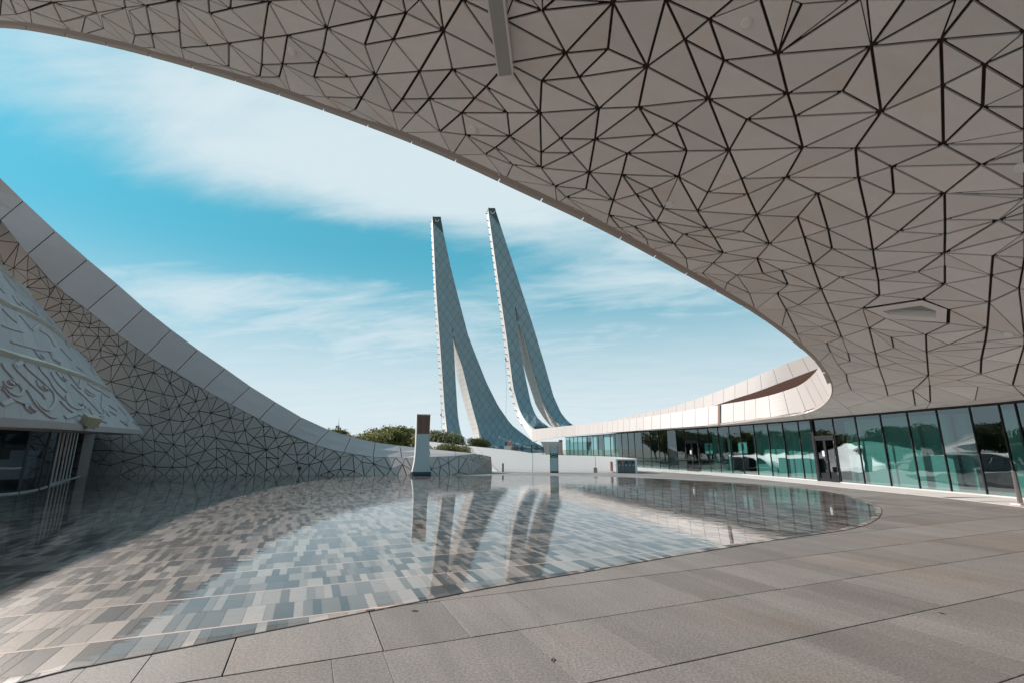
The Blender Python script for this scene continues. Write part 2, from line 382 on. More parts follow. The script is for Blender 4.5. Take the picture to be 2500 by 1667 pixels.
# pool outline in plan, from the near shore round the right tip, the far side and the shaded left
POOL_PX = [(51, 1665), (235, 1623), (366, 1597), (575, 1556), (800, 1512), (1013, 1470), (1220, 1430), (1404, 1400), (1638, 1359), (1890, 1318), (2020, 1300), (2100, 1285), (2140, 1267), (2152, 1248), (2138, 1233), (2063, 1207), (1978, 1193), (1842, 1181), (1706, 1172.5), (1500, 1163.5), (1250, 1160), (1060, 1159.5)]
POOL = [(-6.6, -.9), (-4.75, 2.3)] + [(lambda p: (p.x, p.y))(at_z(a, b, 0)) for a, b in POOL_PX]
pool_curve = [Vector((p.x, p.y, 0)) for p in smooth([(x, y, 0) for x, y in POOL], 5)]
pool_poly = [(p.x, p.y) for p in pool_curve] + [(-14, 32.6), (-30, 33.4), (-36, 26), (-30, 12), (-16, -1)]
tag(obj('plaza', [(-36, -9.5, -.02), (18.5, -9.5, -.02), (18.5, 41, -.02), (-36, 41, -.02)], [(0, 1, 2, 3)], M['joint']), 'brown granite plaza paving', kind='structure')
plaza = bpy.data.objects['plaza']

def slabs():
    rnd = random.Random(11); items = []
    for k in range(-18, 34):
        v0 = ROW0 + k * ROWH; u = -30 + rnd.random() * .8
        marks = {-1: [-.45, .73, 1.50, 1.91, 3.845], -2: [-.85, .315, .72, 1.95, 2.75, 4.01, 4.9], -3: [.3, 1.6, 2.8, 4.21]}.get(k, [])
        while u < 36:
            w = rnd.choice([.4, .4, .8, .8, 1.2])
            nxt = [m for m in marks if u + .2 < m < u + 1.6]
            if marks and u < marks[0] and u + w > marks[0] - .25: w = marks[0] - u
            elif nxt and marks[0] - .01 <= u: w = nxt[0] - u
            items.append((u, v0, w, k)); u += w
    big, rest = [], MB()
    for (u, v, w, k) in items:
        c = uv(u + w / 2, v + ROWH / 2)
        if c.x < -34 or c.x > 17.5 or c.y < -9 or c.y > 40: continue
        cs = [uv(u, v), uv(u + w, v), uv(u + w, v + ROWH), uv(u, v + ROWH)]
        if all(inside(p, pool_poly) for p in cs): continue
        near = proj(c) if c.y > .3 else None
        vis = near and -80 < near[0] < 2580 and near[1] < 1760
        gu = .002 if rnd.random() < .55 else .006
        z = rnd.uniform(-.0012, .0012)
        P = [uv(u + gu, v + .007, z), uv(u + w - gu, v + .007, z), uv(u + w - gu, v + ROWH - .007, z), uv(u + gu, v + ROWH - .007, z)]
        ins = [uv(u + gu + .003, v + .010, z), uv(u + w - gu - .003, v + .010, z), uv(u + w - gu - .003, v + ROWH - .010, z), uv(u + gu + .003, v + ROWH - .010, z)]
        lo = [p - Vector((0, 0, .0012)) for p in P]; dn = [p - Vector((0, 0, .025)) for p in P]
        vs = ins + lo + dn; fs = [(0, 1, 2, 3)] + [(i + 4, (i + 1) % 4 + 4, (i + 1) % 4, i) for i in range(4)] + [(i + 8, (i + 1) % 4 + 8, (i + 1) % 4 + 4, i + 4) for i in range(4)]
        big.append((w / max(c.length, 1) ** 2 if vis else -1, vs, fs))
    big.sort(key=lambda t: -t[0])
    for i, (sc_, vs, fs) in enumerate(big):
        if i < 290 and sc_ > 0: obj('slab', vs, fs, M['slab'], plaza)
        else: rest.add(vs, fs)
    o = rest.build('far_slabs', M['slab'], plaza); o['kind'] = 'stuff'
slabs()

def pool():
    bed = obj('pool', [(x, y, .0030) for x, y in pool_poly], [tuple(range(len(pool_poly)))], M['grout'])
    tag(bed, 'shallow reflecting pool floored with grey granite blocks', kind='structure')
    rnd = random.Random(5); cand = []; strips = []
    T = .0042
    for k in range(-6, 26):
        v0 = ROW0 + k * ROWH
        # pale pink strip on every row line
        st = [(lambda p: (p.x, p.y))(uv(a, b)) for a, b in ((-34, v0 - .017), (20, v0 - .017), (20, v0 + .017), (-34, v0 + .017))]
        poly = clip_convex(pool_poly, st)
        if len(poly) >= 3: strips.append(poly)
        subs = [.5, .5] if rnd.random() < .45 else [.34, .33, .33]
        vv = v0 + .018; H_ = ROWH - .036
        for sfrac in subs:
            h = H_ * sfrac; u = -33 + rnd.random() * .1; far = vv > 19
            while u < 19:
                w = rnd.choice([.092, .092, .092, .092, .092, .184, .184])
                if far: w *= 1.25
                hh = h
                cand.append((u, vv, w, hh)); u += w
            vv += h
    out = []; last = 0
    for (u, v, w, h) in cand:
        c = uv(u + w / 2, v + h / 2)
        if c.x < -33 or c.y < .5: continue
        r = .0022 if v < 16 else .005
        rect = [(lambda p: (p.x, p.y))(uv(a, b)) for a, b in ((u + r, v + r), (u + w - r, v + r), (u + w - r, v + h - r), (u + r, v + h - r))]
        ins = [inside(p, pool_poly) for p in rect]
        if not any(ins) : continue
        poly = rect if all(ins) else clip_convex(pool_poly, rect)
        if len(poly) < 3 or area2(poly) < .002: continue
        q = proj(c); vis = q and -60 < q[0] < 2560 and q[1] < 1740
        tone = rnd.choices(range(6), [4.5, 4, 2.4, 3.8, 3.0, .15])[0]
        if tone == last: tone = rnd.choice([0, 1, 2, 3, 4])
        last = tone
        out.append((w * h / max(c.length, 1) ** 3 if vis else 0, poly, tone))
    out.sort(key=lambda t: -t[0])
    rest, idx = MB(), []
    for i, (sc_, poly, tone) in enumerate(out):
        n = len(poly); vs = [(x, y, .0062) for x, y in poly] + [(x, y, .0035) for x, y in poly]
        fs = [tuple(range(n))] + [(j + n, (j + 1) % n + n, (j + 1) % n, j) for j in range(n)]
        if i < 298: obj('paving_block', vs, fs, M['tiles'][tone], bed)
        else:
            rest.add(vs, fs); idx += [tone] * len(fs)
    o = obj('paving_blocks_far', rest.v, rest.f, None, bed, mats=M['tiles'], idx=idx); o['kind'] = 'stuff'
    for poly in strips:
        obj('stone_strip', [(x, y, .0072) for x, y in poly], [tuple(range(len(poly)))], M['pink'], bed)
    # slim steel edge along the open shore
    e = MB(); pc = [p for p in pool_curve if p.y > -.5]
    inner = []; outer = []
    for i, p in enumerate(pc):
        d = (pc[min(i + 1, len(pc) - 1)] - pc[max(i - 1, 0)]).normalized(); nrm_ = Vector((-d.y, d.x, 0))
        inner.append(p + nrm_ * .003 + Vector((0, 0, .0095))); outer.append(p - nrm_ * .006 + Vector((0, 0, .0095)))
    e.sheet([inner, outer]).build('edge_strip', M['joint'], bed)
    # the film of water, held a hand's breadth back from the shore
    c2 = []
    rr = random.Random(2)
    for i, p in enumerate(pool_curve):
        d = (pool_curve[min(i + 1, len(pool_curve) - 1)] - pool_curve[max(i - 1, 0)]).normalized(); nrm_ = Vector((-d.y, d.x, 0))
        c2.append(p + nrm_ * (.10 + .03 * math.sin(i * 1.7) + .02 * rr.random()))
    wp = [(p.x, p.y) for p in c2] + [(-14, 32.5), (-29.5, 33.2), (-35, 26), (-29.5, 12), (-16, -.5)]
    tag(obj('water', [(x, y, .0115) for x, y in wp], [tuple(range(len(wp)))], M['water']), 'thin still sheet of water over the pool floor', kind='structure')
pool()

# ================================================================== CANOPY
RIM_PX = [(1560, 1050, 3.25), (1754, 1036, 3.3), (1860, 1023, 3.38), (1956, 1010, 3.5), (1998, 996, 3.65), (2025, 973, 3.9), (2032, 943, 4.22), (2012, 897, 4.72), (1966, 850, 5.2), (1860, 768, 6.0), (1700, 675, 6.8),
          (1488, 560, 7.7), (1275, 459, 8.6), (1063, 362, 9.5), (850, 280, 10.4), (638, 207, 11.2), (425, 143, 12.0), (213, 90, 12.7), (0, 55, 13.4)]
rim_ctrl = [at_z(*p) for p in RIM_PX] + [Vector((-17.6, 11.9, 14.0)), Vector((-21, 13.4, 14.6)), Vector((-24.5, 15.6, 15.2))]
rim = smooth(rim_ctrl, 10)
GL = [(7.0, 66), (12.2, 42.8), (13.6, 38.9), (14.7, 35.2), (15.6, 31.6), (16.2, 28.2), (16.55, 24.8), (16.85, 21.8), (17.1, 19.2), (17.3, 17), (17.0, 13.5), (16.2, 10), (15.2, 6.5), (14.4, 3), (13.8, 0), (13.3, -4), (13.1, -9)]
glass_line = smooth([(x, y, 3.27) for x, y in GL], 10)

def tps(pts):
    P = np.array([(p[0], p[1]) for p in pts], float); z = np.array([p[2] for p in pts], float); n = len(P)
    def k(d2): return np.where(d2 > 1e-12, .5 * d2 * np.log(np.maximum(d2, 1e-12)), 0)
    K = k(((P[:, None] - P[None]) ** 2).sum(-1)) + np.eye(n) * .02
    Q = np.hstack([np.ones((n, 1)), P]); A = np.zeros((n + 3, n + 3)); A[:n, :n] = K; A[:n, n:] = Q; A[n:, :n] = Q.T
    w = np.linalg.solve(A, np.concatenate([z, np.zeros(3)]))
    def f(X):
        X = np.asarray(X, float).reshape(-1, 2)
        return k(((X[:, None] - P[None]) ** 2).sum(-1)) @ w[:n] + np.hstack([np.ones((len(X), 1)), X]) @ w[n:]
    return f
ctrl = [p for p in resample(rim, 1.7)] + [p for p in resample([q for q in glass_line if q.y < 44], 1.7)]
ctrl += [Vector(p) for p in [(13.9, 15.8, 3.95), (15.2, 12.4, 3.6), (13.4, 12.2, 4.25), (11.3, 13.6, 5.25), (12.0, 9.2, 4.9), (9.0, 11.2, 6.6), (10.2, 6.5, 6.2), (6.5, 8.6, 8.0), (3, 8, 9.3), (7.5, 3.5, 8.3), (2.5, 3.5, 10.6),
                             (-3, 6.2, 11.0), (-4, 0, 12.4), (-9, 5, 12.9), (-15, 6, 14.0), (-12, -4, 14.0), (3, -5, 11.4), (9, -4, 7.4), (-20, 2, 15.0), (-20, -10, 15.4), (0, -12, 12.5), (10, -10, 7), (15.2, 20.6, 3.7)]]
SOF = tps(ctrl)
def build_support():
    xs = np.arange(-27, 18.2, .45); ys = np.arange(-13, 47, .45)
    X, Y = np.meshgrid(xs, ys); Z = SOF(np.stack([X.ravel(), Y.ravel()], 1))
    V = [(float(a), float(b), float(c)) for a, b, c in zip(X.ravel(), Y.ravel(), Z)]
    n = len(xs); Fc = [(i * n + k, i * n + k + 1, (i + 1) * n + k + 1, (i + 1) * n + k) for i in range(len(ys) - 1) for k in range(n - 1)]
    return BVHTree.FromPolygons(V, Fc)
SUP = build_support()
def on_soffit(px, py):
    hit = SUP.ray_cast(CAM, ray(px, py).normalized(), 60)
    return hit[0]
domain = [(p.x, p.y) for p in rim if p.y < 45] + [(-25, 14.5), (-25, -5.5), (13.0, -5.5)] + [(p.x, p.y) for p in reversed(glass_line) if -5.5 < p.y < 44]

STROKES = {
 (0, 0, 2.613): """10,0 40,125|150,0 190,70|40,125 190,70 335,20|335,20 395,145|335,20 620,88|395,145 635,95 800,55 930,40 1125,5|395,145 440,190|645,100 690,245|590,0 620,88|800,55 860,230|860,230 965,220 1145,205|930,40 965,220|965,220 985,310|860,230 860,290|930,40 1145,205|545,108 660,185|335,20 545,108|0,100 40,125|190,70 395,145|800,55 790,0|930,40 870,0|650,95 860,230|820,70 965,220|65,0 105,95""",
 (400, 0, 3.92): """115,10 435,135|115,10 145,195 155,300 165,465 175,565|435,135 425,0|435,135 635,90 1000,20|635,90 640,0|635,90 520,0|115,10 620,420|435,135 620,420|435,135 945,375|635,90 945,375|1000,20 945,375|1000,20 1180,345|1000,20 1560,275|155,215 430,445|165,465 430,445 620,420 945,375 1180,345 1560,275 2010,180 2315,130|165,465 620,650|620,420 635,650|440,450 635,650|620,420 915,745|620,420 935,625|945,375 935,625 915,745|1180,345 1135,620 1100,745 1075,835|945,375 1135,620|1560,275 1520,495 1475,605 1435,745 1350,930|1180,345 1520,495|1180,345 1475,605|1560,275 1920,435|1560,275 2025,720|2010,180 1920,435|2010,180 2195,385|2315,130 2195,385|1920,435 2195,385|1920,435 2025,720|1520,495 2025,720|1520,495 1770,745|1475,605 1770,745|935,625 1135,620 1475,605|935,625 1100,745|915,745 1100,745|1135,620 1435,745|1135,620 1350,930|1100,745 1350,930|1435,745 1770,745 2025,720|1435,745 1890,945|1435,745 1550,935|1770,745 1890,945|1350,930 1550,935 1890,945|2025,720 1890,945 1830,1055|2025,720 2185,1075|1890,945 2185,1075|1550,935 2255,1250|1890,945 2255,1250|635,650 915,745|1560,275 1460,0|1560,275 1305,0|2010,180 1640,0|2010,180 1860,0|2010,180 2085,0|2315,130 2285,0""",
 (900, 0, 3.92): """60,180 355,130 715,300|60,180 235,385|355,130 235,385|235,385 715,300|235,385 485,690|715,300 490,0|715,300 670,0|715,300 895,0|715,300 485,690 320,955 230,1080|715,300 800,670|715,300 1325,610|895,0 1325,610|895,0 1305,195|65,715 485,690 800,670 1325,610|65,715 320,955|65,715 230,1080|485,690 580,950|800,670 580,950 455,1090 295,1250|800,670 1125,835|800,670 1015,945|580,950 320,955|580,950 1015,945|580,950 890,1085|580,950 680,1265|320,955 455,1090|455,1090 230,1080|455,1090 680,1265|230,1080 295,1250|295,1250 680,1265 930,1295 1350,1310|890,1085 680,1265|890,1085 1015,945 1125,835 1325,610|890,1085 1325,1085|890,1085 1350,1310|890,1085 930,1295|1015,945 1325,1085|1125,835 1325,1085|1125,835 1640,1085|1325,610 1640,1085|1325,610 1655,780|1325,610 1885,515|1305,195 1660,105|1305,195 1885,515|1660,105 1885,515|1660,105 2340,30|1660,105 1380,0|1660,105 1570,0|1660,105 1655,0|1660,105 1780,0|1885,515 2340,30|1885,515 2290,475|1885,515 1655,780|1885,515 2015,745|2290,475 2340,30|2290,475 2015,745|1655,780 2015,745|1655,780 1640,1085|1655,780 2205,1045|2015,745 2205,1045|1640,1085 2205,1045|1640,1085 1325,1085|1325,1085 1350,1310|1640,1085 1350,1310|1640,1085 1650,1465|1640,1085 1835,1330|2205,1045 1835,1330|2205,1045 2165,1340|1835,1330 2165,1340|1835,1330 1650,1465|1835,1330 1945,1470|2165,1340 1945,1470|1650,1465 1945,1470|1350,1310 1650,1465|1350,1310 1210,1420 1115,1480 975,1550|930,1295 975,1550|930,1295 1115,1480|930,1295 1210,1420|680,1265 720,1440|680,1265 975,1550|295,1250 720,1440""",
 (1400, 0, 3.92): """380,35 705,645|330,480 705,645|880,0 705,645|880,0 1065,385|880,0 1300,190|1300,190 1530,0|1300,190 1065,385|1065,385 705,645|1065,385 1440,585|1065,385 1295,955|1300,190 1440,585|1300,190 1955,525|1440,585 1955,525|1440,585 2050,905|1440,585 1295,955|1955,525 1790,0|1955,525 2185,35|2185,35 2100,0|1955,525 2050,905 2120,1120 2195,1420|1295,955 2050,905|1295,955 705,645|705,645 625,1030|705,645 240,1045|705,645 60,740|625,1030 1295,955|625,1030 240,1045|625,1030 205,1340|625,1030 785,1295|625,1030 975,1190|1295,955 975,1190 785,1295 515,1475|1295,955 1660,1150|1295,955 1490,1445|2050,905 1660,1150|2120,1120 1660,1150|1660,1150 2195,1420|1660,1150 1490,1445|975,1190 1490,1445|975,1190 1085,1450|785,1295 205,1340|785,1295 1085,1450|515,1475 1085,1450 1490,1445 2195,1420|205,1340 515,1475""",
 (1900, 0, 3.92): """215,30 680,0|15,530 215,30|15,530 790,0|890,450 840,0|890,450 15,530|890,450 1210,0|890,450 1700,0|890,450 1555,385|1555,385 1860,0|1555,385 2352,315|1555,385 1970,625|1555,385 1570,825|1555,385 985,1080|1970,625 1570,825|1970,625 1955,1030|1970,625 2352,455|1970,625 2352,850|1955,1030 2352,1030|1955,1030 2352,1255|890,450 105,905|890,450 615,880|890,450 985,1080|105,905 615,880|615,880 165,1120|615,880 985,1080|165,1120 985,1080|985,1080 230,1420|985,1080 740,1425|985,1080 1570,825|985,1080 1580,1390|1570,825 1955,1030|1570,825 1580,1390|1955,1030 1580,1390|230,1420 740,1425|740,1425 1580,1390|1580,1390 2352,1380""",
 (1100, 300, 3.92): """425,245 865,435|565,130 865,435|565,130 860,280|325,300 595,405|425,245 595,405|595,405 590,550|595,405 865,435|595,405 1000,610|865,435 1000,610|865,435 860,280|865,435 1160,290|865,435 1325,480|1160,290 1325,480|860,280 1160,290|1380,165 1160,290|1380,165 1325,480|1380,165 1690,295|1380,165 1955,120|1690,295 1325,480|1690,295 1640,500|1690,295 2180,520|1690,295 2265,285|1955,120 2265,285|2265,285 2180,520|2180,520 1640,500|2180,520 1920,635|1640,500 1325,480|1640,500 1555,750|1640,500 1775,690|1640,500 1920,635|1325,480 1295,640|1325,480 1000,610|1325,480 1555,750|1000,610 1295,640|1295,640 1105,715|1295,640 1555,750|1000,610 1105,715|1105,715 1230,850|1105,715 1555,750|1105,715 850,670|1000,610 850,670|1230,850 1555,750|1230,850 1515,885|1555,750 1775,690|1775,690 1920,635|1555,750 1970,950|1555,750 1515,885|1515,885 1970,950|1515,885 1755,995|1515,885 1620,1010|1970,950 2040,825|1775,690 1970,950|1775,690 2040,825|1920,635 2040,825|1755,995 1970,950|1970,950 2230,1070|1970,950 2140,1165|1755,995 2140,1165|1755,995 1875,1115|2230,1070 2140,1165|1620,1010 1755,995|1875,1115 2140,1165|2140,1165 2255,1300|590,550 1000,610""",
 (1600, 350, 4.612): """825,90 255,385|825,90 590,560|825,90 970,405|255,385 590,560|255,385 475,770|590,560 475,770|590,560 970,405|590,560 1040,580|1655,60 825,90|1655,60 970,405|1655,60 1470,390|970,405 1040,580|970,405 1470,390|1040,580 1470,390|1040,580 475,770|1040,580 1145,815|1470,390 1145,815|1470,390 1825,570|1470,390 2255,60|1825,570 1145,815|1825,570 1600,835|1825,570 1945,975|1145,815 1600,835|1145,815 1285,1140|1145,815 985,1000|1145,815 475,770|1145,815 595,965|475,770 90,745|475,770 595,965|90,745 595,965|15,890 595,965|595,965 310,1030|595,965 985,1000|595,965 665,1065|985,1000 665,1065|985,1000 1285,1140|665,1065 310,1030|665,1065 1285,1140|665,1065 765,1240|310,1030 765,1240|215,1140 765,1240|765,1240 1285,1140|765,1240 345,1300|765,1240 650,1355|765,1240 1145,1300|1285,1140 1145,1300|1285,1140 1600,835|1285,1140 1675,1060|1285,1140 1770,1370|1675,1060 1600,835|1675,1060 1945,975|1675,1060 1990,1195|1675,1060 1770,1370|1945,975 1600,835|1945,975 1990,1195|1990,1195 1770,1370|1145,1300 650,1355|1145,1300 1770,1370|1145,1300 1420,1435|1145,1300 1210,1470|1210,1470 1420,1435|1420,1435 1770,1370|650,1355 345,1300|650,1355 920,1490|650,1355 530,1470|920,1490 1210,1470|1770,1370 2080,1515|1470,390 2285,395""",
 (2000, 350, 4.612): """400,55 815,270|1405,25 815,270|1405,25 1820,245|1820,245 815,270|1820,245 1410,570|1820,245 2306,80|1820,245 2306,240|1820,245 2306,510|815,270 470,395|815,270 840,575|815,270 1410,570|470,395 400,55|470,395 0,570|470,395 840,575|470,395 545,850|840,575 545,850|840,575 1410,570|1410,570 545,850|1410,570 895,1000|1410,570 1415,865|1410,570 2306,585|1415,865 2306,625|1415,865 895,1000|1415,865 2020,870|1415,865 1415,1030|2020,870 2306,680|2020,870 2306,790|2020,870 2306,870|2020,870 2306,1020|1415,1030 2020,870|1415,1030 895,1000|2020,870 1410,1240|1415,1030 1410,1240|1415,1030 605,1215|545,850 895,1000|545,850 605,1215|545,850 0,570|545,850 95,980|95,980 605,1215|895,1000 605,1215|605,1215 145,1200|605,1215 1410,1240|605,1215 640,1420|1410,1240 640,1420|1410,1240 1110,1455|1410,1240 1955,1270|1410,1240 2306,1050|1955,1270 2306,1075|1955,1270 2306,1290|1955,1270 2285,1415|1955,1270 1935,1490|1935,1490 2285,1415|640,1420 145,1200|640,1420 1110,1455|640,1420 230,1515|640,1420 665,1550|1110,1455 665,1550|230,1515 665,1550""",
 (1750, 650, 3.136): """150,70 350,55 495,35|745,0 800,180|745,0 940,85|745,0 1215,25|495,35 800,180|495,35 545,145|350,55 545,145|150,70 545,145|150,70 80,130|80,130 250,210|250,210 460,210|460,210 545,145|545,145 800,180|800,180 940,85|940,85 1215,25|940,85 1245,110|940,85 1245,230|1215,25 1540,45|1245,110 1540,45|1245,110 1245,230|1245,110 1745,140|1540,45 1745,140|1245,230 1745,140|1245,230 1575,255|1245,230 1115,325|1245,230 800,180|1245,230 845,285|1745,140 1575,255|1745,140 2085,280|1745,140 2110,70|1410,1240 1410,1240|1745,140 1745,0|2110,70 2085,280|2110,70 2310,175|2085,280 2310,175|2085,280 1575,255|2085,280 1780,335|2085,280 2070,475|2070,475 1780,335|2070,475 1775,440|2070,475 1600,525|2070,475 1775,600|1575,255 1780,335|1780,335 1775,440|1775,440 1295,400|1295,400 1115,325|1115,325 1575,255|800,180 460,210|800,180 625,300|800,180 845,285|460,210 530,335|460,210 625,300|530,335 625,300|625,300 845,285|530,335 910,430|530,335 590,460|845,285 1115,325|845,285 910,430|910,430 1115,325|910,430 955,545|910,430 790,465|910,430 1165,475|1295,400 1165,475|1165,475 955,545|1165,475 1335,545|1165,475 1600,525|1165,475 1215,670|1295,400 1600,525|1600,525 1775,440|1600,525 1335,545|1600,525 1605,655|1600,525 1775,600|1335,545 1355,625|1335,545 1605,655|1355,625 1215,670|1355,625 1612,735|1605,655 1612,735 1620,835|1605,655 1775,600|1775,600 2055,575|2070,475 2055,575|2055,575 2352,545|2055,575 2042,630|1605,655 2042,630|2042,630 2352,605|2042,630 2025,710|2025,710 2352,610|1612,735 1865,765|1865,765 2025,710|1865,765 2020,825|2025,710 2020,825|2020,825 1620,835|2020,825 2265,910|2020,825 2310,745|2020,825 1840,870|1620,835 1840,870|1620,835 1500,945|1620,835 1375,740|1375,740 1215,670|1375,740 1240,770|1215,670 1240,770|1215,670 955,545|1215,670 1612,735|1240,770 1290,910|1240,770 1620,835|1290,910 1620,835|1290,910 1310,990|1290,910 1630,910|1630,910 1635,1040|1500,945 1520,1065|1500,945 1310,990|1500,945 1635,1040|1630,910 2000,920|1840,870 2265,910|2310,745 2265,910|955,545 840,590|955,545 615,520|590,460 615,520|590,460 790,465|790,465 955,545|840,590 870,655|840,590 1005,665|1005,665 1020,730|1005,665 1215,670|1005,665 1240,770|1020,730 870,655|1020,730 1240,770|925,750 990,825|990,825 1000,880 1030,945|925,750 1020,730|990,825 1240,770|1030,945 1310,990|1000,880 1290,910""",
}
HATCH = [(1750 + x / 3.136, 650 + y / 3.136) for x, y in ((1115, 325), (1575, 255), (1780, 335), (1775, 440), (1295, 400))]

canopy = thing('canopy', 'huge pale canopy of triangular stone panels sweeping overhead', 'canopy')
def build_canopy():
    V, E = [], set(); pxs = []
    def vid(px, py):
        for i, (a, b) in enumerate(pxs):
            if (a - px) ** 2 + (b - py) ** 2 < 64: return i
        pxs.append((px, py)); return len(pxs) - 1
    segs = []
    for (x0, y0, sc_), txt in STROKES.items():
        for pl in txt.split('|'):
            pts = [tuple(map(float, t.split(','))) for t in pl.split()]
            ids = [vid(x0 + a / sc_, y0 + b / sc_) for a, b in pts]
            segs += [(a, b) for a, b in zip(ids, ids[1:]) if a != b]
    rim_s = resample([p for p in rim if p.y < 45], 1.55); gl_s = [p for p in resample([q for q in glass_line if -5.5 < q.y < 43.5], 1.25)]
    P2 = []; remap = {}
    rim_np = np.array([(p.x, p.y) for p in rim])
    for i, (a, b) in enumerate(pxs):
        h = on_soffit(a, b)
        if h is None: continue
        q = (h.x, h.y)
        if not inside(q, domain): continue
        if np.min(((rim_np - q) ** 2).sum(1)) < .14 ** 2: continue
        remap[i] = len(P2); P2.append(Vector(q))
    nd = len(P2)
    for a, b in segs:
        if a in remap and b in remap: E.add((min(remap[a], remap[b]), max(remap[a], remap[b])))
    strong = set(E)
    # the pattern goes on outside the picture and in the flat strip above the glazing
    rnd = random.Random(3)
    for tries in range(6000):
        q = Vector((rnd.uniform(-25, 17), rnd.uniform(-5.5, 43)))
        if not inside(q, domain): continue
        if np.min(((rim_np - np.array(q)) ** 2).sum(1)) < .7 ** 2: continue
        pr = proj((q.x, q.y, float(SOF([(q.x, q.y)])[0])))
        frame = pr is not None and -10 < pr[0] < 2510 and -10 < pr[1] < 1700
        md = 1.25 if frame else 1.7
        if all((q - p).length_squared > md * md for p in P2): P2.append(q)
    n0 = len(P2)
    b0 = [Vector((p.x, p.y)) for p in rim_s]; b1 = [Vector((p.x, p.y)) for p in gl_s]
    P2 += b0 + b1 + [Vector((-25, 14.5)), Vector((-25, -5.5)), Vector((13.0, -5.5))]
    EE = list(E) + [(n0 + i, n0 + i + 1) for i in range(len(b0) - 1)] + [(n0 + len(b0) + i, n0 + len(b0) + i + 1) for i in range(len(b1) - 1)]
    vo, eo, fo, ov, oe, of = delaunay_2d_cdt(P2, EE, [], 0, 1e-4)
    src = {}
    for k, lst in enumerate(ov):
        for i in lst: src[i] = k
    strong_o = set()
    for k, lst in enumerate(oe):
        if any(i < len(E) for i in lst): strong_o.add(tuple(sorted(eo[k])))
    Z = SOF([(v.x, v.y) for v in vo]); W = [Vector((v.x, v.y, float(z))) for v, z in zip(vo, Z)]
    items = []
    for f in fo:
        c = sum((vo[i] for i in f), Vector((0, 0))) / 3
        if not inside(c, domain): continue
        poly = [W[i] for i in f]; cw = sum(poly, Vector()) / 3
        pr = proj(cw)
        if pr and inside(pr, HATCH) and cw.y > 5: continue
        ws = []
        pairs = list(zip(f, list(f[1:]) + [f[0]]))
        infr = all(i < len(ov) for i in f)
        for a, b in pairs:
            st = tuple(sorted((a, b))) in strong_o
            L_ = (W[a] - W[b]).length
            out_of_frame = pr is None or not (-20 < pr[0] < 2520 and -20 < pr[1] < 1700)
            ws.append(.026 if st else (.026 if out_of_frame else .014))
        n = (poly[1] - poly[0]).cross(poly[2] - poly[0])
        if n.z > 0: poly = [poly[0], poly[2], poly[1]]; ws = [ws[2], ws[1], ws[0]]; n = -n
        n.normalize()
        q = inset(poly, ws) or inset(poly, [.004] * 3)
        if not q: q = [p.lerp(cw, .03) for p in poly]
        area = n.length and ((q[1] - q[0]).cross(q[2] - q[0])).length / 2
        vis = pr is not None and -60 < pr[0] < 2560 and -60 < pr[1] < 1100 and cw.y > .5
        items.append((area / (cw - CAM).length_squared * abs(n.dot((cw - CAM).normalized())) if vis else 0, q, n))
    items.sort(key=lambda t: -t[0])
    rest = MB()
    for i, (sc_, q, n) in enumerate(items):
        off = -n * .06 + n * random.uniform(-.006, .006)
        m_ = MB().prism(q, off)
        if i < 298: m_.build('panel', M['soffit'], canopy)
        else: rest.add(m_.v, m_.f)
    o = rest.build('panel_field', M['soffit'], canopy); o['kind'] = 'stuff'
    # dark void behind the open joints, and the roof skin over it
    bv, bf = [], []
    keep = {}
    for f in fo:
        c = sum((vo[i] for i in f), Vector((0, 0))) / 3
        if not inside(c, domain): continue
        pr = proj(sum((W[i] for i in f), Vector()) / 3)
        if pr and inside(pr, HATCH) and vo[f[0]].y > 5: continue
        fi = []
        for i in f:
            if i not in keep: keep[i] = len(bv); bv.append(W[i] + Vector((0, 0, .10)))
            fi.append(keep[i])
        bf.append(tuple(fi))
    obj('void_lining', bv, bf, M['void'], canopy)
    # slim edge trim under the rim, in lengths
    tr = resample([p for p in rim if p.y < 45], .25); seg = 9
    for i in range(0, len(tr) - seg, seg):
        part = tr[i:i + seg + 1]; inn = []; outw = []
        for j, p in enumerate(part):
            d = (tr[min(i + j + 1, len(tr) - 1)] - tr[max(i + j - 1, 0)]); d.z = 0; d.normalize()
            nn = Vector((-d.y, d.x, 0)) ; nn = nn if inside(p + nn * .4, domain) else -nn
            p = p + (part[1] - part[0]).normalized() * (.012 if j == 0 else (-.012 if j == len(part) - 1 else 0))
            inn.append(p + nn * .11 + Vector((0, 0, .02))); outw.append(p - nn * .03 + Vector((0, 0, -.02)))
        m_ = MB(); m_.sheet([inn, outw, [p + Vector((0, 0, .10)) for p in outw], [p + Vector((0, 0, .10)) for p in inn], inn]); m_.build('edge_trim', M['trim'], canopy)
build_canopy()

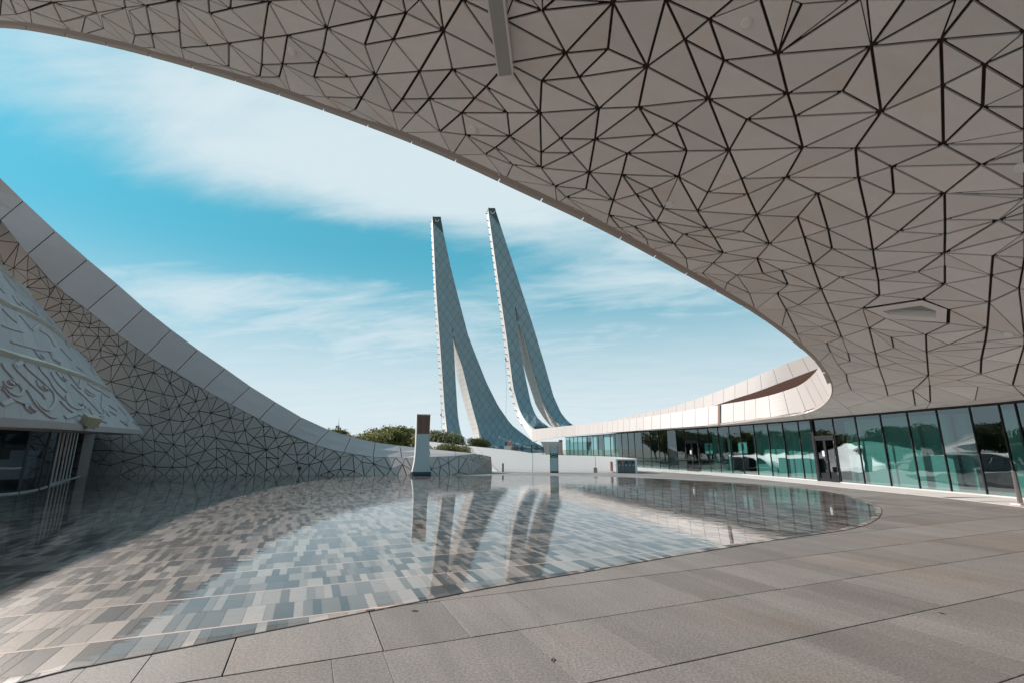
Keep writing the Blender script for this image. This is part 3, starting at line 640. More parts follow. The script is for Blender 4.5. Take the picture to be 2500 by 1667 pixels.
# recessed maintenance hatch in the soffit, with a pale frame
def build_hatch():
    P = [on_soffit(*p) for p in HATCH]; c = sum(P, Vector()) / 5
    n = (P[1] - P[0]).cross(P[3] - P[0]).normalized(); n = n if n.z < 0 else -n
    P = [p - n * ((p - c).dot(n)) for p in P]
    # order so inset works (ccw about n)
    if (P[1] - P[0]).cross(P[2] - P[0]).dot(n) < 0: P.reverse()
    a = inset(P, [.05] * 5) or P; b = inset(P, [.26] * 5); b2 = [p - n * .20 for p in b]; o2 = [p + n * .006 for p in a]; i2 = [p + n * .006 for p in b]
    root = bpy.data.objects.new('hatch', None); COL.objects.link(root); root.parent = canopy
    m_ = MB(); N = 5
    for i in range(N):
        j = (i + 1) % N
        MB().add([a[i], a[j], o2[j], o2[i], i2[j], i2[i], b2[j], b2[i]], [(0, 1, 2, 3), (3, 2, 4, 5), (5, 4, 6, 7)]).build('frame_bar', M['hatch'], root)
    obj('hatch_lid', b2, [tuple(range(5))], M['interior'], root)
    rim_ = [c + (q - c) * 1.05 for q in P]
    MB().add([p - n * .05 for p in rim_] + [p - n * .34 for p in rim_], [(i, (i + 1) % 5, (i + 1) % 5 + 5, i + 5) for i in range(5)] + [tuple(range(5, 10))]).build('hatch_box', M['void'], root)
build_hatch()

# small round sensors let into panels
for (a, b) in [(1823, 56), (714, 126), (1156, 315), (1635, 499), (2061, 664), (2463, 815), (2493, 409), (1157, 1900)]:
    if b > 1600: continue
    h = on_soffit(a, b)
    if h is None: continue
    e = .4; zx = (SOF([(h.x + e, h.y)])[0] - SOF([(h.x - e, h.y)])[0]) / (2 * e); zy = (SOF([(h.x, h.y + e)])[0] - SOF([(h.x, h.y - e)])[0]) / (2 * e)
    n = Vector((zx, zy, -1)).normalized(); a1 = n.orthogonal().normalized(); b1 = n.cross(a1); m_ = MB(); r = .085
    ring = lambda rr, d: [h + n * d + (a1 * math.cos(k * math.pi / 8) + b1 * math.sin(k * math.pi / 8)) * rr for k in range(16)]
    r0, r1, r2 = ring(r * 1.25, .0), ring(r * 1.15, .045), ring(r * .9, .06)
    vs = r0 + r1 + r2; fs = [(k, (k + 1) % 16, 16 + (k + 1) % 16, 16 + k) for k in range(16)] + [(16 + k, 16 + (k + 1) % 16, 32 + (k + 1) % 16, 32 + k) for k in range(16)] + [tuple(range(32, 48))]
    m_.add(vs, fs).build('sensor', M['hatch'], canopy)

# the long slim box fixed under the soffit near the top of the picture
def build_fin():
    p0 = on_soffit(1236, 168); d0 = Vector((0, -1, 0))
    q = on_soffit(1206, -60)
    root = thing('ceiling_light_box', 'long slim pale box hung under the canopy, pointing at the towers', 'light fixture')
    ax = (q - p0); L_ = ax.length; ax.normalize(); side = ax.cross(Vector((0, 0, 1))).normalized(); up = side.cross(ax).normalized()
    up = up if up.z > 0 else -up
    Mx = Matrix((side, ax, up)).transposed().to_4x4(); Mx.translation = p0 - up * .16
    W_ = .17
    for k, (y0, y1) in enumerate(((0, 1.72), (1.74, 3.5), (3.52, L_ + 1.2))):
        if y0 > L_ + 1: break
        MB().box((-W_, y0, -.14), (W_, y1, .10), Mx).build('box_length', M['soffit'], root)
        MB().box((-W_ + .035, y0 + .02, -.146), (W_ - .035, y1 - .02, -.1405), Mx).build('diffuser', M['interior'], root)
    MB().box((-.04, .5, .10), (.04, L_, .24), Mx).build('hanger', M['soffit'], root)
build_fin()

# ================================================================== GLAZED ENTRANCE BUILDING (right)
hall = thing('entrance_hall', 'low curved entrance hall with teal glass wall under white fascia', 'building')
gl_line = [p for p in glass_line]
def along(poly, step): return resample(poly, step)
def build_hall():
    # pane joints seen in the photograph (x of the foot of each mullion)
    foot = [2490, 2412, 2325, 2248, 2178, 2113, 2055, 2002, 1966, 1926, 1888, 1853, 1819, 1790, 1762, 1737, 1712, 1678, 1657, 1634, 1613, 1592, 1572, 1553, 1537, 1521, 1505, 1493, 1477, 1463, 1450, 1436, 1424, 1412, 1402, 1392, 1382, 1374]
    base = [Vector((p.x, p.y, 0)) for p in gl_line if p.y > 10]
    def hit(px):
        best = None
        for a, b in zip(base, base[1:]):
            qa, qb = proj(a), proj(b)
            if qa and qb and (qa[0] - px) * (qb[0] - px) <= 0 and qa[0] != qb[0]:
                t = (px - qa[0]) / (qb[0] - qa[0]); p = a.lerp(b, t)
                if best is None or p.y < best.y: best = p
        return best
    pts = [hit(x) for x in foot]; pts = [p for p in pts if p]
    extra = []; q = [Vector((p.x, p.y, 0)) for p in gl_line if p.y < pts[0].y - .3]
    for p in resample(q, 1.45): extra.append(p)
    pts = list(reversed([p for p in extra])) [::1] + []  if False else sorted(extra, key=lambda p: p.y) + pts
    HT = 3.19
    door_spans = [(2002, 2055), (1678, 1712)]
    wide = {2002, 2055}
    for a, b in zip(pts, pts[1:]):
        d = (b - a); L_ = d.length
        if L_ < .2: continue
        d.normalize(); n = Vector((-d.y, d.x, 0)); z = Vector((0, 0, 1))
        n = n if n.x < 0 else -n
        qa, qb = proj(a), proj(b)
        mid = (qa[0] + qb[0]) / 2 if qa and qb and a.y > 1 else 9999
        is_door = 0
        for k, (x0, x1) in enumerate(door_spans):
            if x0 - 2 < mid < x1 + 2: is_door = k + 1
        Mx = Matrix((d, n, z)).transposed().to_4x4(); Mx.translation = a
        g = .012
        lo_z = .06
        if is_door: lo_z = 2.36
        obj('glass_pane', [Mx @ Vector(v) for v in ((g, .0, lo_z), (L_ - g, .0, lo_z), (L_ - g, .0, HT), (g, .0, HT))], [(0, 1, 2, 3)], M['glass'], hall)
        w = .022
        big = qa and (abs(qa[0] - 2002) < 3) and a.y > 10
        if big: w = .085
        MB().box((-w, -.05, .02), (w, .03 + (.05 if big else 0), HT + .02), Mx).build('mullion', M['frame'], hall)
        MB().box((0, -.06, .0), (L_, .04, .06), Mx).build('bottom_rail', M['kerb'], hall)
        MB().box((0, -.07, HT), (L_, .06, HT + .07), Mx).build('head_rail', M['frame'], hall)
        if is_door:
            dr = bpy.data.objects.new('door', None); COL.objects.link(dr); dr.parent = hall
            MB().box((.04, -.05, 2.24), (L_ - .04, .07, 2.36), Mx).build('door_head', M['frame'], dr)
            for k in (0, 1):
                x0 = .05 + k * (L_ - .1) / 2; x1 = x0 + (L_ - .1) / 2 - .01; y0, y1 = -.03, .055
                if k == 0 or True:
                    fr = MB(); s_ = .075
                    fr.box((x0, y0, .03), (x0 + s_, y1, 2.24), Mx); fr.box((x1 - s_, y0, .03), (x1, y1, 2.24), Mx)
                    fr.box((x0 + s_, y0, .03), (x1 - s_, y1, .18), Mx); fr.box((x0 + s_, y0, 2.12), (x1 - s_, y1, 2.24), Mx)
                    lf = fr.build('door_frame', M['frame'], dr)
                    obj('door_glass', [Mx @ Vector(v) for v in ((x0 + s_, .01, .18), (x1 - s_, .01, .18), (x1 - s_, .01, 2.12), (x0 + s_, .01, 2.12))], [(0, 1, 2, 3)], M['glass_dark'], dr)
            xm = .05 + (L_ - .1) / 2
            MB().tube([Mx @ Vector((xm - .05, .06, 1.02)), Mx @ Vector((xm - .05, .12, 1.02)), Mx @ Vector((xm - .20, .12, 1.02))], .014).build('handle', M['metal'], dr)
            MB().box((xm + .06, .057, 1.30), (xm + .22, .063, 1.58), Mx).build('notice', M['signwhite'], dr)
            for k in range(3): MB().box((xm + .085, .0635, 1.36 + k * .06), (xm + .195 - .03 * k, .0645, 1.375 + k * .06), Mx).build('notice_print', M['bindark'], dr)
            for zz in (.4, 1.2, 1.95): MB().box((.045, .056, zz), (.075, .075, zz + .12), Mx).build('hinge', M['metal'], dr)
    # kerb of white stone along the foot of the glass
    kb = [Vector((p.x, p.y, 0)) for p in gl_line if -9 < p.y < 60]
    kb = resample(kb, 1.5)
    for a, b in zip(kb, kb[1:]):
        d = (b - a).normalized(); n = Vector((-d.y, d.x, 0)); n = n if n.x < 0 else -n
        wd = 2.2 if a.y < 34 else 2.2 + (a.y - 34) * .12
        g = d * .006
        vs = [a + g + n * .045, b - g + n * .045, b - g + n * wd, a + g + n * wd]
        MB().prism([v + Vector((0, 0, .0)) for v in vs], Vector((0, 0, .012))).build('kerb_stone', M['kerb'], hall)
    # inside: floor, rear wall, ceiling, columns, partitions
    inn = [Vector((p.x, p.y, 0)) for p in gl_line if p.y > -9]
    back, front = [], []
    for i, p in enumerate(inn):
        d = (inn[min(i + 1, len(inn) - 1)] - inn[max(i - 1, 0)]).normalized(); n = Vector((d.y, -d.x, 0)); n = n if n.x > 0 else -n
        front.append(p + n * .05); back.append(p + n * 7.5)
    MB().sheet([[p + Vector((0, 0, .012)) for p in front], [p + Vector((0, 0, .012)) for p in back]]).build('hall_floor', M['interior'], hall)
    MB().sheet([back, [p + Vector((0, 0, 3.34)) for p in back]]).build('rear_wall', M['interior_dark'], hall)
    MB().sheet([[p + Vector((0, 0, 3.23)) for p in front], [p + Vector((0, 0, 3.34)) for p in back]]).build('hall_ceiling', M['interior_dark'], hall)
    for (px_, dd, wd, mt) in [(2448, .9, .5, 'blind'), (2290, 1.6, .5, 'blind'), (1765, .7, .14, 'signwhite'), (1832, 1.0, 1.2, 'blind'), (1872, .8, 1.9, 'blind'), (1925, .9, 2.3, 'blind'), (2085, .9, 2.2, 'blind'), (2160, 1.0, 2.3, 'blind'), (2235, 1.15, 1.6, 'blind'), (1700, 2.2, 1.2, 'blind'), (1500, 2.2, .5, 'interior_dark'), (1480, 1.2, 1.2, 'blind'), (1445, 1.0, 1.5, 'blind'), (1415, 1.2, 1.2, 'blind')]:
        p = hit(px_)
        if not p: continue
        i = min(range(len(inn)), key=lambda k: (inn[k] - p).length); d = (inn[min(i + 1, len(inn) - 1)] - inn[max(i - 1, 0)]).normalized(); n = Vector((d.y, -d.x, 0)); n = n if n.x > 0 else -n
        Mx = Matrix((d, n, Vector((0, 0, 1)))).transposed().to_4x4(); Mx.translation = p + n * dd
        MB().box((-wd / 2, 0, .02), (wd / 2, .22, 3.1 if mt != 'signwhite' else 2.6), Mx).build('column' if wd < .6 else 'partition', M[mt], hall)
    for (px_, zz) in [(1728, 1.35), (1812, 1.4)]:
        p = hit(px_); i = min(range(len(inn)), key=lambda k: (inn[k] - p).length); d = (inn[i + 1] - inn[i - 1]).normalized(); n = Vector((d.y, -d.x, 0)); n = n if n.x > 0 else -n
        Mx = Matrix((d, n, Vector((0, 0, 1)))).transposed().to_4x4(); Mx.translation = p + n * .25
        MB().box((-.42, 0, zz), (.42, .03, zz + .75), Mx).build('poster', M['signwhite'], hall)
        MB().box((-.1, -.004, zz + .2), (.14, -.001, zz + .6), Mx).build('poster_print', M['c_blue'], hall)
    # glass balustrade in front of the far half of the glazing
    rl = resample([p for p in inn if 33 < p.y < 62], 1.6)
    for a, b in zip(rl, rl[1:]):
        d = (b - a).normalized(); n = Vector((-d.y, d.x, 0)); n = n if n.x < 0 else -n
        a2, b2 = a + n * .35 + d * .02, b + n * .35 - d * .02
        obj('balustrade_pane', [a2 + Vector((0, 0, .05)), b2 + Vector((0, 0, .05)), b2 + Vector((0, 0, 1.0)), a2 + Vector((0, 0, 1.0))], [(0, 1, 2, 3)], M['rail_glass'], hall)
build_hall()

def ribbon_panels(parent, lower, upper, step_list, mat, name, gap=.018, depth=.16):
    """split a band between two matched 3D polylines into panels with open joints"""
    out = []
    n = len(lower)
    cum = [0]
    for i in range(1, n): cum.append(cum[-1] + (lower[i] - lower[i - 1]).length)
    def at(poly, s):
        i = max(0, min(n - 2, next((k for k in range(n - 1) if cum[k + 1] >= s), n - 2))); t = (s - cum[i]) / max(1e-6, cum[i + 1] - cum[i]); return poly[i].lerp(poly[i + 1], t)
    for s0, s1 in zip(step_list, step_list[1:]):
        k = max(2, int((s1 - s0) / .4)); lo = [at(lower, s0 + gap + (s1 - s0 - 2 * gap) * j / k) for j in range(k + 1)]; hi = [at(upper, s0 + gap + (s1 - s0 - 2 * gap) * j / k) for j in range(k + 1)]
        nn = (lo[-1] - lo[0]).cross(hi[0] - lo[0]).normalized()
        if nn.dot(CAM - lo[0]) < 0: nn = -nn
        bk_lo = [p - nn * depth for p in lo]; bk_hi = [p - nn * depth for p in hi]
        mids = [[a.lerp(b, t / 5) for a, b in zip(lo, hi)] for t in range(6)]
        m_ = MB(); m_.sheet([bk_lo] + mids + [bk_hi]); e = k + 1
        m_.f += [tuple(r * e for r in range(8)), tuple(r * e + e - 1 for r in range(7, -1, -1))]
        out.append(m_.build(name, mat, parent))
    return out
def marks(total, steps):
    out = [0]; i = 0
    while out[-1] < total - .3: out.append(min(total, out[-1] + steps[i % len(steps)])); i += 1
    return out
def length(p): return sum((b - a).length for a, b in zip(p, p[1:]))

def build_fascia():
    # lower ribbon: the court's rim, from beside the towers round the tip and on overhead
    lo_px = [(1299, 1077, 88), (1366, 1066, 66)]
    low = [at_y(x, y, d) for x, y, d in lo_px] + [p for p in rim_ctrl]
    up_px = {0: (1299, 1047), 1: (1366, 1040.5)}
    tops = [at_y(1299, 1047, 88), at_y(1366, 1040.5, 66)]
    up_for = [(1560, 1018.5), (1754, 988), (1858, 969.5), (1934, 947), (1965, 931), (1990, 908), (2006, 886)]
    for i, c in enumerate(rim_ctrl):
        if i < len(up_for): tops.append(at_y(up_for[i][0], up_for[i][1], c.y + .35))
        elif i < len(RIM_PX): tops.append(at_y(RIM_PX[i][0] + 20, RIM_PX[i][1] - 30, c.y + .5))
        else:
            d = rim_ctrl[min(i + 1, len(rim_ctrl) - 1)] - rim_ctrl[i - 1]; d.z = 0; d.normalize(); nn = Vector((-d.y, d.x, 0))
            nn = nn if inside(c + nn * .5, domain) else -nn
            tops.append(c + nn * 1.1 + Vector((0, 0, .95)))
    lw, tp = smooth(low, 8), smooth(tops, 8)
    keep = [i for i in range(len(lw))]
    lw = [p + Vector((0, 0, .02)) for p in lw]
    tot = length(lw)
    st = marks(tot, [1.28])
    ribbon_panels(hall, lw, tp, st, M['white'], 'fascia_panel')
    # dark lining behind the joints
    MB().sheet([[a.lerp(b, .02) + (Vector((.17, .10, 0))) for a, b in zip(lw[:52], tp[:52])], [a.lerp(b, .97) + Vector((.17, .10, 0)) for a, b in zip(lw[:52], tp[:52])]]).build('fascia_lining', M['totem_brown'], hall)
    # expansion joint, a broad bronze strip
    b, a = rim_ctrl[1] + Vector((-.06, -.02, 0)), tops[3] + Vector((-.06, -.02, 0))
    MB().prism([b, b + Vector((.05, -.22, 0)), a + Vector((.05, -.22, 0)), a], Vector((.1, .03, 0))).build('expansion_joint', M['totem_brown'], hall)
    # upper ribbon, set back on the roof and rising to the right
    DU = [66, 58, 51, 46.5, 43.3, 40.5, 37.8, 35, 32.2, 29.8, 27.4, 25]
    tu = [(1480, 1028), (1551, 1012), (1631, 994), (1694, 975), (1742, 958), (1792, 939), (1848, 916), (1910, 891), (1979, 865), (2050, 838), (2140, 800), (2250, 745)]
    bu = [(1480, 1036), (1551, 1030), (1631, 1018), (1694, 1004), (1742, 990), (1792, 973), (1851, 954), (1925, 926), (1997, 899), (2070, 872), (2160, 836), (2270, 785)]
    tu = [(a, b, c) for (a, b), c in zip(tu, DU)]; bu = [(a, b, c) for (a, b), c in zip(bu, DU)]
    T_, B_ = smooth([at_y(*p) for p in tu], 6), smooth([at_y(*p) for p in bu], 6)
    ribbon_panels(hall, B_, T_, marks(length(B_), [1.55]), M['white'], 'upper_fascia_panel')
    MB().sheet([[p + Vector((.26, .1, 0)) for p in B_], [p + Vector((.26, .1, -.03)) for p in T_]]).build('upper_lining', M['totem_brown'], hall)
    # its bronze soffit falling back to the roof
    MB().sheet([[p + Vector((-.02, 0, -.012)) for p in B_], [p + Vector((1.5, .8, -.75)) for p in B_]]).build('upper_soffit', M['totem_brown'], hall)
    # flat roof
    rf = [p for p in B_]
    MB().sheet([[p + Vector((.2, .1, -.2)) for p in T_], [Vector((34, p.y + 2, p.z + .3)) for p in T_]]).build('roof', M['white'], hall)
    inner = resample([p for p in glass_line if -12 < p.y < 66], 2.0)
    MB().sheet([[p + Vector((.0, 0, .42)) for p in inner], [Vector((p.x + 14, p.y + 3, 3.9)) for p in inner]]).build('lower_roof', M['white'], hall)
    # end wall and flared stem under the far end of the ribbon
    root = hall
    a0 = at_y(1320, 1077.5, 64.5); pts = [(1319, 1077), (1325, 1086), (1329, 1096), (1332, 1110), (1334, 1122)]
    L_ = [at_y(x, y, 64) for x, y in pts]; Rr = [at_y(1372, y, 64) for x, y in pts]; Lb = [p + Vector((2.2, 9, 0)) for p in L_]
    MB().sheet([Lb, L_, Rr]).build('flared_stem', M['white'], hall, )
    g0, g1 = at_y(1366, 1066, 65.5), at_y(1372, 1120, 65.5)
    MB().box((-.1, -.3, -1), (.35, .3, 2.9), Matrix.Translation((g0.x, g0.y, 0))).build('end_pier', M['totem_brown'], hall)
build_fascia()

# ================================================================== MINARETS
def build_minaret(root, data, Y0, flare, tiles=2.25, strip_px=(5, 9), reveal_px=(0, 17), thick=(2.5, 9), tname='facade_tile', base_py=1100):
    sc_ = 2.449
    px = lambda p: (1000 + p[0] / sc_, 480 + p[1] / sc_)
    E = {k: [px(p) for p in v] for k, v in data.items()}
    def ex(k, py):
        pts = E[k]; return interp(py, [p[1] for p in pts], [p[0] for p in pts])
    top = E['L'][0][1]; slot = E['SL'][0][1]
    botL, botR = E['SL'][-1][1], E['RL'][-1][1]
    def yy(py): return Y0 - flare * math.exp(-(max(0, base_py - py)) / 55.0)
    def P(x, py, back=0.0, off=0.0):
        y = yy(py); p = at_y(x, py, y)
        if back:
            y2 = y + back; return Vector((x_for(x - off, y2, p.z), y2, p.z))
        return p
    frac = lambda py: min(1, max(0, (py - top) / (base_py - top)))
    th = lambda py: thick[0] + (thick[1] - thick[0]) * frac(py) ** 1.3
    so = lambda py: strip_px[0] + (strip_px[1] - strip_px[0]) * frac(py) ** 1.5
    ro = lambda py: reveal_px[0] + (reveal_px[1] - reveal_px[0]) * min(1, max(0, (py - slot) / 120.)) ** .7
    def solid(name, lk, rk, y0, y1, loff, mat, th=th):
        rows = []
        n = 28
        for i in range(n + 1):
            py = y0 + (y1 - y0) * i / n; xl, xr = ex(lk, py), ex(rk, py); t = th(py)
            rows.append([P(xl, py), P(xl, py, t, loff(py)), P(xr, py, t, loff(py)), P(xr, py), P(xl, py)])
        m_ = MB(); m_.sheet([[p for p in r] for r in rows]); m_.f += [(0, 1, 2, 3)]
        o = m_.build(name, mat, root)
        return rows
    r1 = solid('shaft_core', 'L', 'R', top, slot, so, M['tower_joint'])
    thin = lambda py: min(th(py), 2.6)
    r2 = solid('leg_core', 'L', 'SL', slot, botL, so, M['tower_joint'], thin)
    r3 = solid('leg_core', 'RL', 'R', slot, botR, ro, M['tower_joint'])
    # white edge strips, in panels, with brackets
    def strip(lk, y0, y1, off, nm, step, brackets):
        ys = [y0 + (y1 - y0) * i / max(1, int((y1 - y0) / step)) for i in range(int((y1 - y0) / step) + 1)]
        for a, b in zip(ys, ys[1:]):
            if off(b) < .8: continue
            a_ = a + .25
            tt = thin if lk == 'L' else th
            q = [P(ex(lk, a_), a_), P(ex(lk, a_), a_, tt(a_), off(a_)), P(ex(lk, b), b, tt(b), off(b)), P(ex(lk, b), b)]
            q = [p + Vector((-.10, -.05, 0)) for p in q]
            obj(nm, q, [(0, 1, 2, 3)], M['tower_white'], root)
            if brackets:
                c = q[0].lerp(q[1], .75)
                MB().box((-.55, -.12, -.09), (.45, .12, .09), Matrix.Translation(c + Vector((.1, -.3, 0)))).build('bracket', M['bracket'], root)
    strip('L', top + 8, botL, so, 'edge_panel', 17, True)
    strip('RL', slot + 6, botR, ro, 'reveal_panel', 12, False)
    # lozenge tiles on the front, cut to the outline
    outl = []
    N = 70
    ysL = [top + (botL - top) * i / N for i in range(N + 1)]; ysS = [botL + (slot - botL) * i / N for i in range(N + 1)]
    ysI = [slot + (botR - slot) * i / N for i in range(N + 1)]; ysR = [botR + (top - botR) * i / N for i in range(N + 1)]
    pl = [(ex('L', y), y) for y in ysL] + [(ex('SL', y), y) for y in ysS] + [(ex('RL', y), y) for y in ysI[1:]] + [(ex('R', y), y) for y in ysR[:-1]]
    pl = [(x, -y) for x, y in pl]
    if area2(pl) < 0: pl.reverse()
    w, h = data_w = tiles
    xs = [p[0] for p in pl]; ysx = [p[1] for p in pl]; tiles_out = []
    i = 0; y = min(ysx) - h
    while y < max(ysx) + h:
        x = min(xs) - w + (w / 2 if i % 2 else 0)
        while x < max(xs) + w:
            g = .965
            dia = [(x, y - h / 2 * g), (x + w / 2 * g, y), (x, y + h / 2 * g), (x - w / 2 * g, y)]
            # lozenges lean with the sweep of the blade
            poly = clip_convex(pl, dia)
            if len(poly) >= 3 and abs(area2(poly)) > 3:
                if area2(poly) < 0: poly.reverse()
                vs = [P(a, -b) + Vector((0, -.12, 0)) for a, b in poly]
                tiles_out.append(vs)
            x += w
        y += h / 2; i += 1
    for vs in tiles_out: obj(tname, vs, [tuple(range(len(vs)))], M['tower'], root)
    # dark cap plate with its crescent
    cp = [P(*p) + Vector((0, -.25, 0)) for p in E['cap']]
    obj('cap_plate', cp, [tuple(range(len(cp)))], M['cap'], root)
    cc = E['moon'][0]; c = P(*cc) + Vector((0, -.45, 0)); rr = .75; m_ = MB()
    ang = [math.pi * (.85 + 1.3 * k / 14) for k in range(15)]
    o_ = [c + Vector((math.cos(a) * rr, 0, math.sin(a) * rr)) for a in ang]; i_ = [c + Vector((math.cos(a) * rr * .72, 0, math.sin(a) * rr * .72 + .08)) for a in ang]
    m_.sheet([o_, i_]).build('crescent', M['tower_white'], root)
    return P, ex, so, E

mR = thing('minaret', 'right-hand of the two leaning minarets, rising from the white fascia', 'minaret', 'pair of leaning minarets')
dR = {'L': [(470, 70), (495, 245), (520, 420), (552, 640), (585, 860), (605, 1010), (620, 1130), (640, 1220), (665, 1300), (695, 1360), (760, 1410), (860, 1440)],
      'SL': [(630, 650), (640, 760), (665, 930), (695, 1090), (725, 1230), (745, 1285), (770, 1330), (845, 1382), (905, 1400)],
      'RL': [(630, 650), (658, 750), (690, 850), (740, 1040), (800, 1230), (840, 1300), (890, 1366), (960, 1400)],
      'R': [(511, 75), (545, 180), (640, 470), (740, 780), (810, 1010), (860, 1190), (905, 1290), (940, 1335), (978, 1366), (1040, 1400)],
      'cap': [(470, 70), (511, 77), (544, 180), (478, 96)], 'moon': [(497, 97)]}
PR, exR, soR, ER = build_minaret(mR, dR, 150, 14, tiles=(19.5, 29), strip_px=(4.5, 11), reveal_px=(2, 18), base_py=1045, thick=(2.5, 8))
mL = thing('minaret', 'left-hand of the two leaning minarets, behind the shrubs', 'minaret', 'pair of leaning minarets')
dL = {'L': [(138, 122), (160, 560), (190, 960), (210, 1250), (228, 1420), (245, 1470), (262, 1520)],
      'SL': [(252, 775), (265, 900), (275, 1100), (288, 1300), (298, 1370), (312, 1425), (338, 1478), (380, 1520)],
      'RL': [(252, 775), (280, 890), (315, 1010), (370, 1230), (400, 1340), (445, 1480), (462, 1530)],
      'R': [(187, 131), (203, 220), (245, 420), (290, 600), (350, 830), (400, 960), (460, 1110), (530, 1250), (605, 1358), (660, 1402), (730, 1455), (860, 1530)],
      'cap': [(138, 122), (187, 131), (203, 222), (139, 158)], 'moon': [(166, 145)]}
PL, exL, soL, EL_ = build_minaret(mL, dL, 170, 18, tiles=(17.5, 26), strip_px=(4.5, 9), reveal_px=(2, 17), base_py=1100, thick=(2.5, 9))

# the white ribbon that runs down the edge of the right minaret and becomes the fascia
def sweep():
    out_px = [(612, 1170, 146), (625, 1225, 142), (640, 1275, 138), (662, 1335, 130), (690, 1385, 120), (715, 1425, 108), (735, 1457, 92), (745, 1462, 88)]
    in_px = [(628, 1165, 146), (640, 1215, 142), (655, 1265, 138), (678, 1315, 130), (702, 1350, 120), (718, 1372, 108), (735, 1389, 92), (745, 1388, 88)]
    A = smooth([at_y(1000 + x / 2.449, 480 + y / 2.449, d - 6 if k < 6 else d) for k, (x, y, d) in enumerate(out_px)], 5); B = smooth([at_y(1000 + x / 2.449, 480 + y / 2.449, d - 6 if k < 6 else d) for k, (x, y, d) in enumerate(in_px)], 5)
    ribbon_panels(mR, A, B, marks(length(A), [5.5]), M['tower_white'], 'ribbon_panel', gap=.05, depth=.5)
sweep()

# rope-access cleaners on the minaret edges, ropes, and two people by the parapet
def person_mesh(pose):
    me = bpy.data.meshes.new('person')
    J = {'pel': (0, 0, .95), 'che': (0, .02, 1.3), 'nek': (0, .03, 1.48), 'hd': (0, .05, 1.58), 'hd2': (0, .05, 1.68)}
    if pose == 'climb':
        J.update({'lh': (.1, 0, .92), 'lk': (.14, .38, .82), 'la': (.14, .42, .42), 'lf': (.14, .52, .40), 'rh': (-.1, 0, .92), 'rk': (-.14, .36, .98), 'ra': (-.14, .45, .58), 'rf': (-.14, .55, .56),
                  'ls': (.18, .02, 1.4), 'le': (.26, .25, 1.5), 'lw': (.16, .34, 1.72), 'rs': (-.18, .02, 1.4), 're': (-.26, .2, 1.2), 'rw': (-.18, .42, 1.25)})
    else:
        J.update({'lh': (.1, 0, .9), 'lk': (.11, .02, .48), 'la': (.12, -.01, .08), 'lf': (.12, .14, .03), 'rh': (-.1, 0, .9), 'rk': (-.12, .06, .48), 'ra': (-.14, .03, .08), 'rf': (-.15, .18, .03),
                  'ls': (.18, .02, 1.4), 'le': (.25, .0, 1.14), 'lw': (.24, .18, .95), 'rs': (-.18, .02, 1.4), 're': (-.27, .03, 1.15), 'rw': (-.2, .24, 1.05)})
    names = list(J); ed = [('pel', 'che'), ('che', 'nek'), ('nek', 'hd'), ('hd', 'hd2'), ('pel', 'lh'), ('lh', 'lk'), ('lk', 'la'), ('la', 'lf'), ('pel', 'rh'), ('rh', 'rk'), ('rk', 'ra'), ('ra', 'rf'),
                           ('che', 'ls'), ('ls', 'le'), ('le', 'lw'), ('che', 'rs'), ('rs', 're'), ('re', 'rw')]
    rad = {'pel': .15, 'che': .17, 'nek': .06, 'hd': .1, 'hd2': .1, 'lh': .1, 'lk': .07, 'la': .045, 'lf': .045, 'rh': .1, 'rk': .07, 'ra': .045, 'rf': .045, 'ls': .08, 'le': .05, 'lw': .04, 'rs': .08, 're': .05, 'rw': .04}
    me.from_pydata([J[n] for n in names], [(names.index(a), names.index(b)) for a, b in ed], [])
    me.update()
    return me, names, rad
PM = {}
def person(pose, loc, rz, label, mat, scale=1.0):
    if (pose, mat) not in PM:
        me, names, rad = person_mesh(pose); me.materials.append(M[mat]); PM[(pose, mat)] = (me, names, rad)
        o = bpy.data.objects.new('person', me); COL.objects.link(o)
        md = o.modifiers.new('skin', 'SKIN')
        sl = me.skin_vertices[0].data if me.skin_vertices else None
        if sl is None:
            bm = bmesh.new(); bm.from_mesh(me); bm.verts.layers.skin.verify(); bm.to_mesh(me); bm.free(); sl = me.skin_vertices[0].data
        for i, n in enumerate(names): sl[i].radius = (rad[n], rad[n]); sl[i].use_root = (n == 'pel')
        sd = o.modifiers.new('sub', 'SUBSURF'); sd.levels = 1; sd.render_levels = 1
        PM[(pose, mat)] = (me, o)
    else:
        src = PM[(pose, mat)][1]; o = src.copy(); COL.objects.link(o)
    o.location = loc; o.rotation_euler = (0, 0, rz); o.scale = (scale,) * 3
    return tag(o, label, 'person')
def z24(x, y): return 1000 + x / 2.449, 480 + y / 2.449
for (zx, zy, dep, root_, lab) in [(186, 1305, 166, mL, 'cleaner in dark clothes on ropes, higher one at the left minaret edge'), (198, 1400, 164, mL, 'cleaner in dark clothes on ropes, lower one at the left minaret edge'),
                                  (573, 972, 147, mR, 'cleaner in dark clothes on ropes, higher one at the right minaret edge'), (600, 1148, 145, mR, 'cleaner in dark clothes on ropes, lower one at the right minaret edge')]:
    p = at_y(*z24(zx, zy), dep - 4); person('climb', p - Vector((0, 0, 1.0)), R(-70), lab, 'cloth', 1.0)
for (zx, top_, bot, dep, lab) in [(187, 1180, 1440, 160, 'thin work rope hanging beside the left minaret'), (574, 960, 1330, 141, 'thin work rope hanging beside the right minaret')]:
    a, b = at_y(*z24(zx, top_), dep), at_y(*z24(zx + 2, bot), dep)
    tag(MB().tube([a, a.lerp(b, .5) + Vector((.2, 0, 0)), b], .035, 4).build('rope', M['bracket']), lab, 'rope')

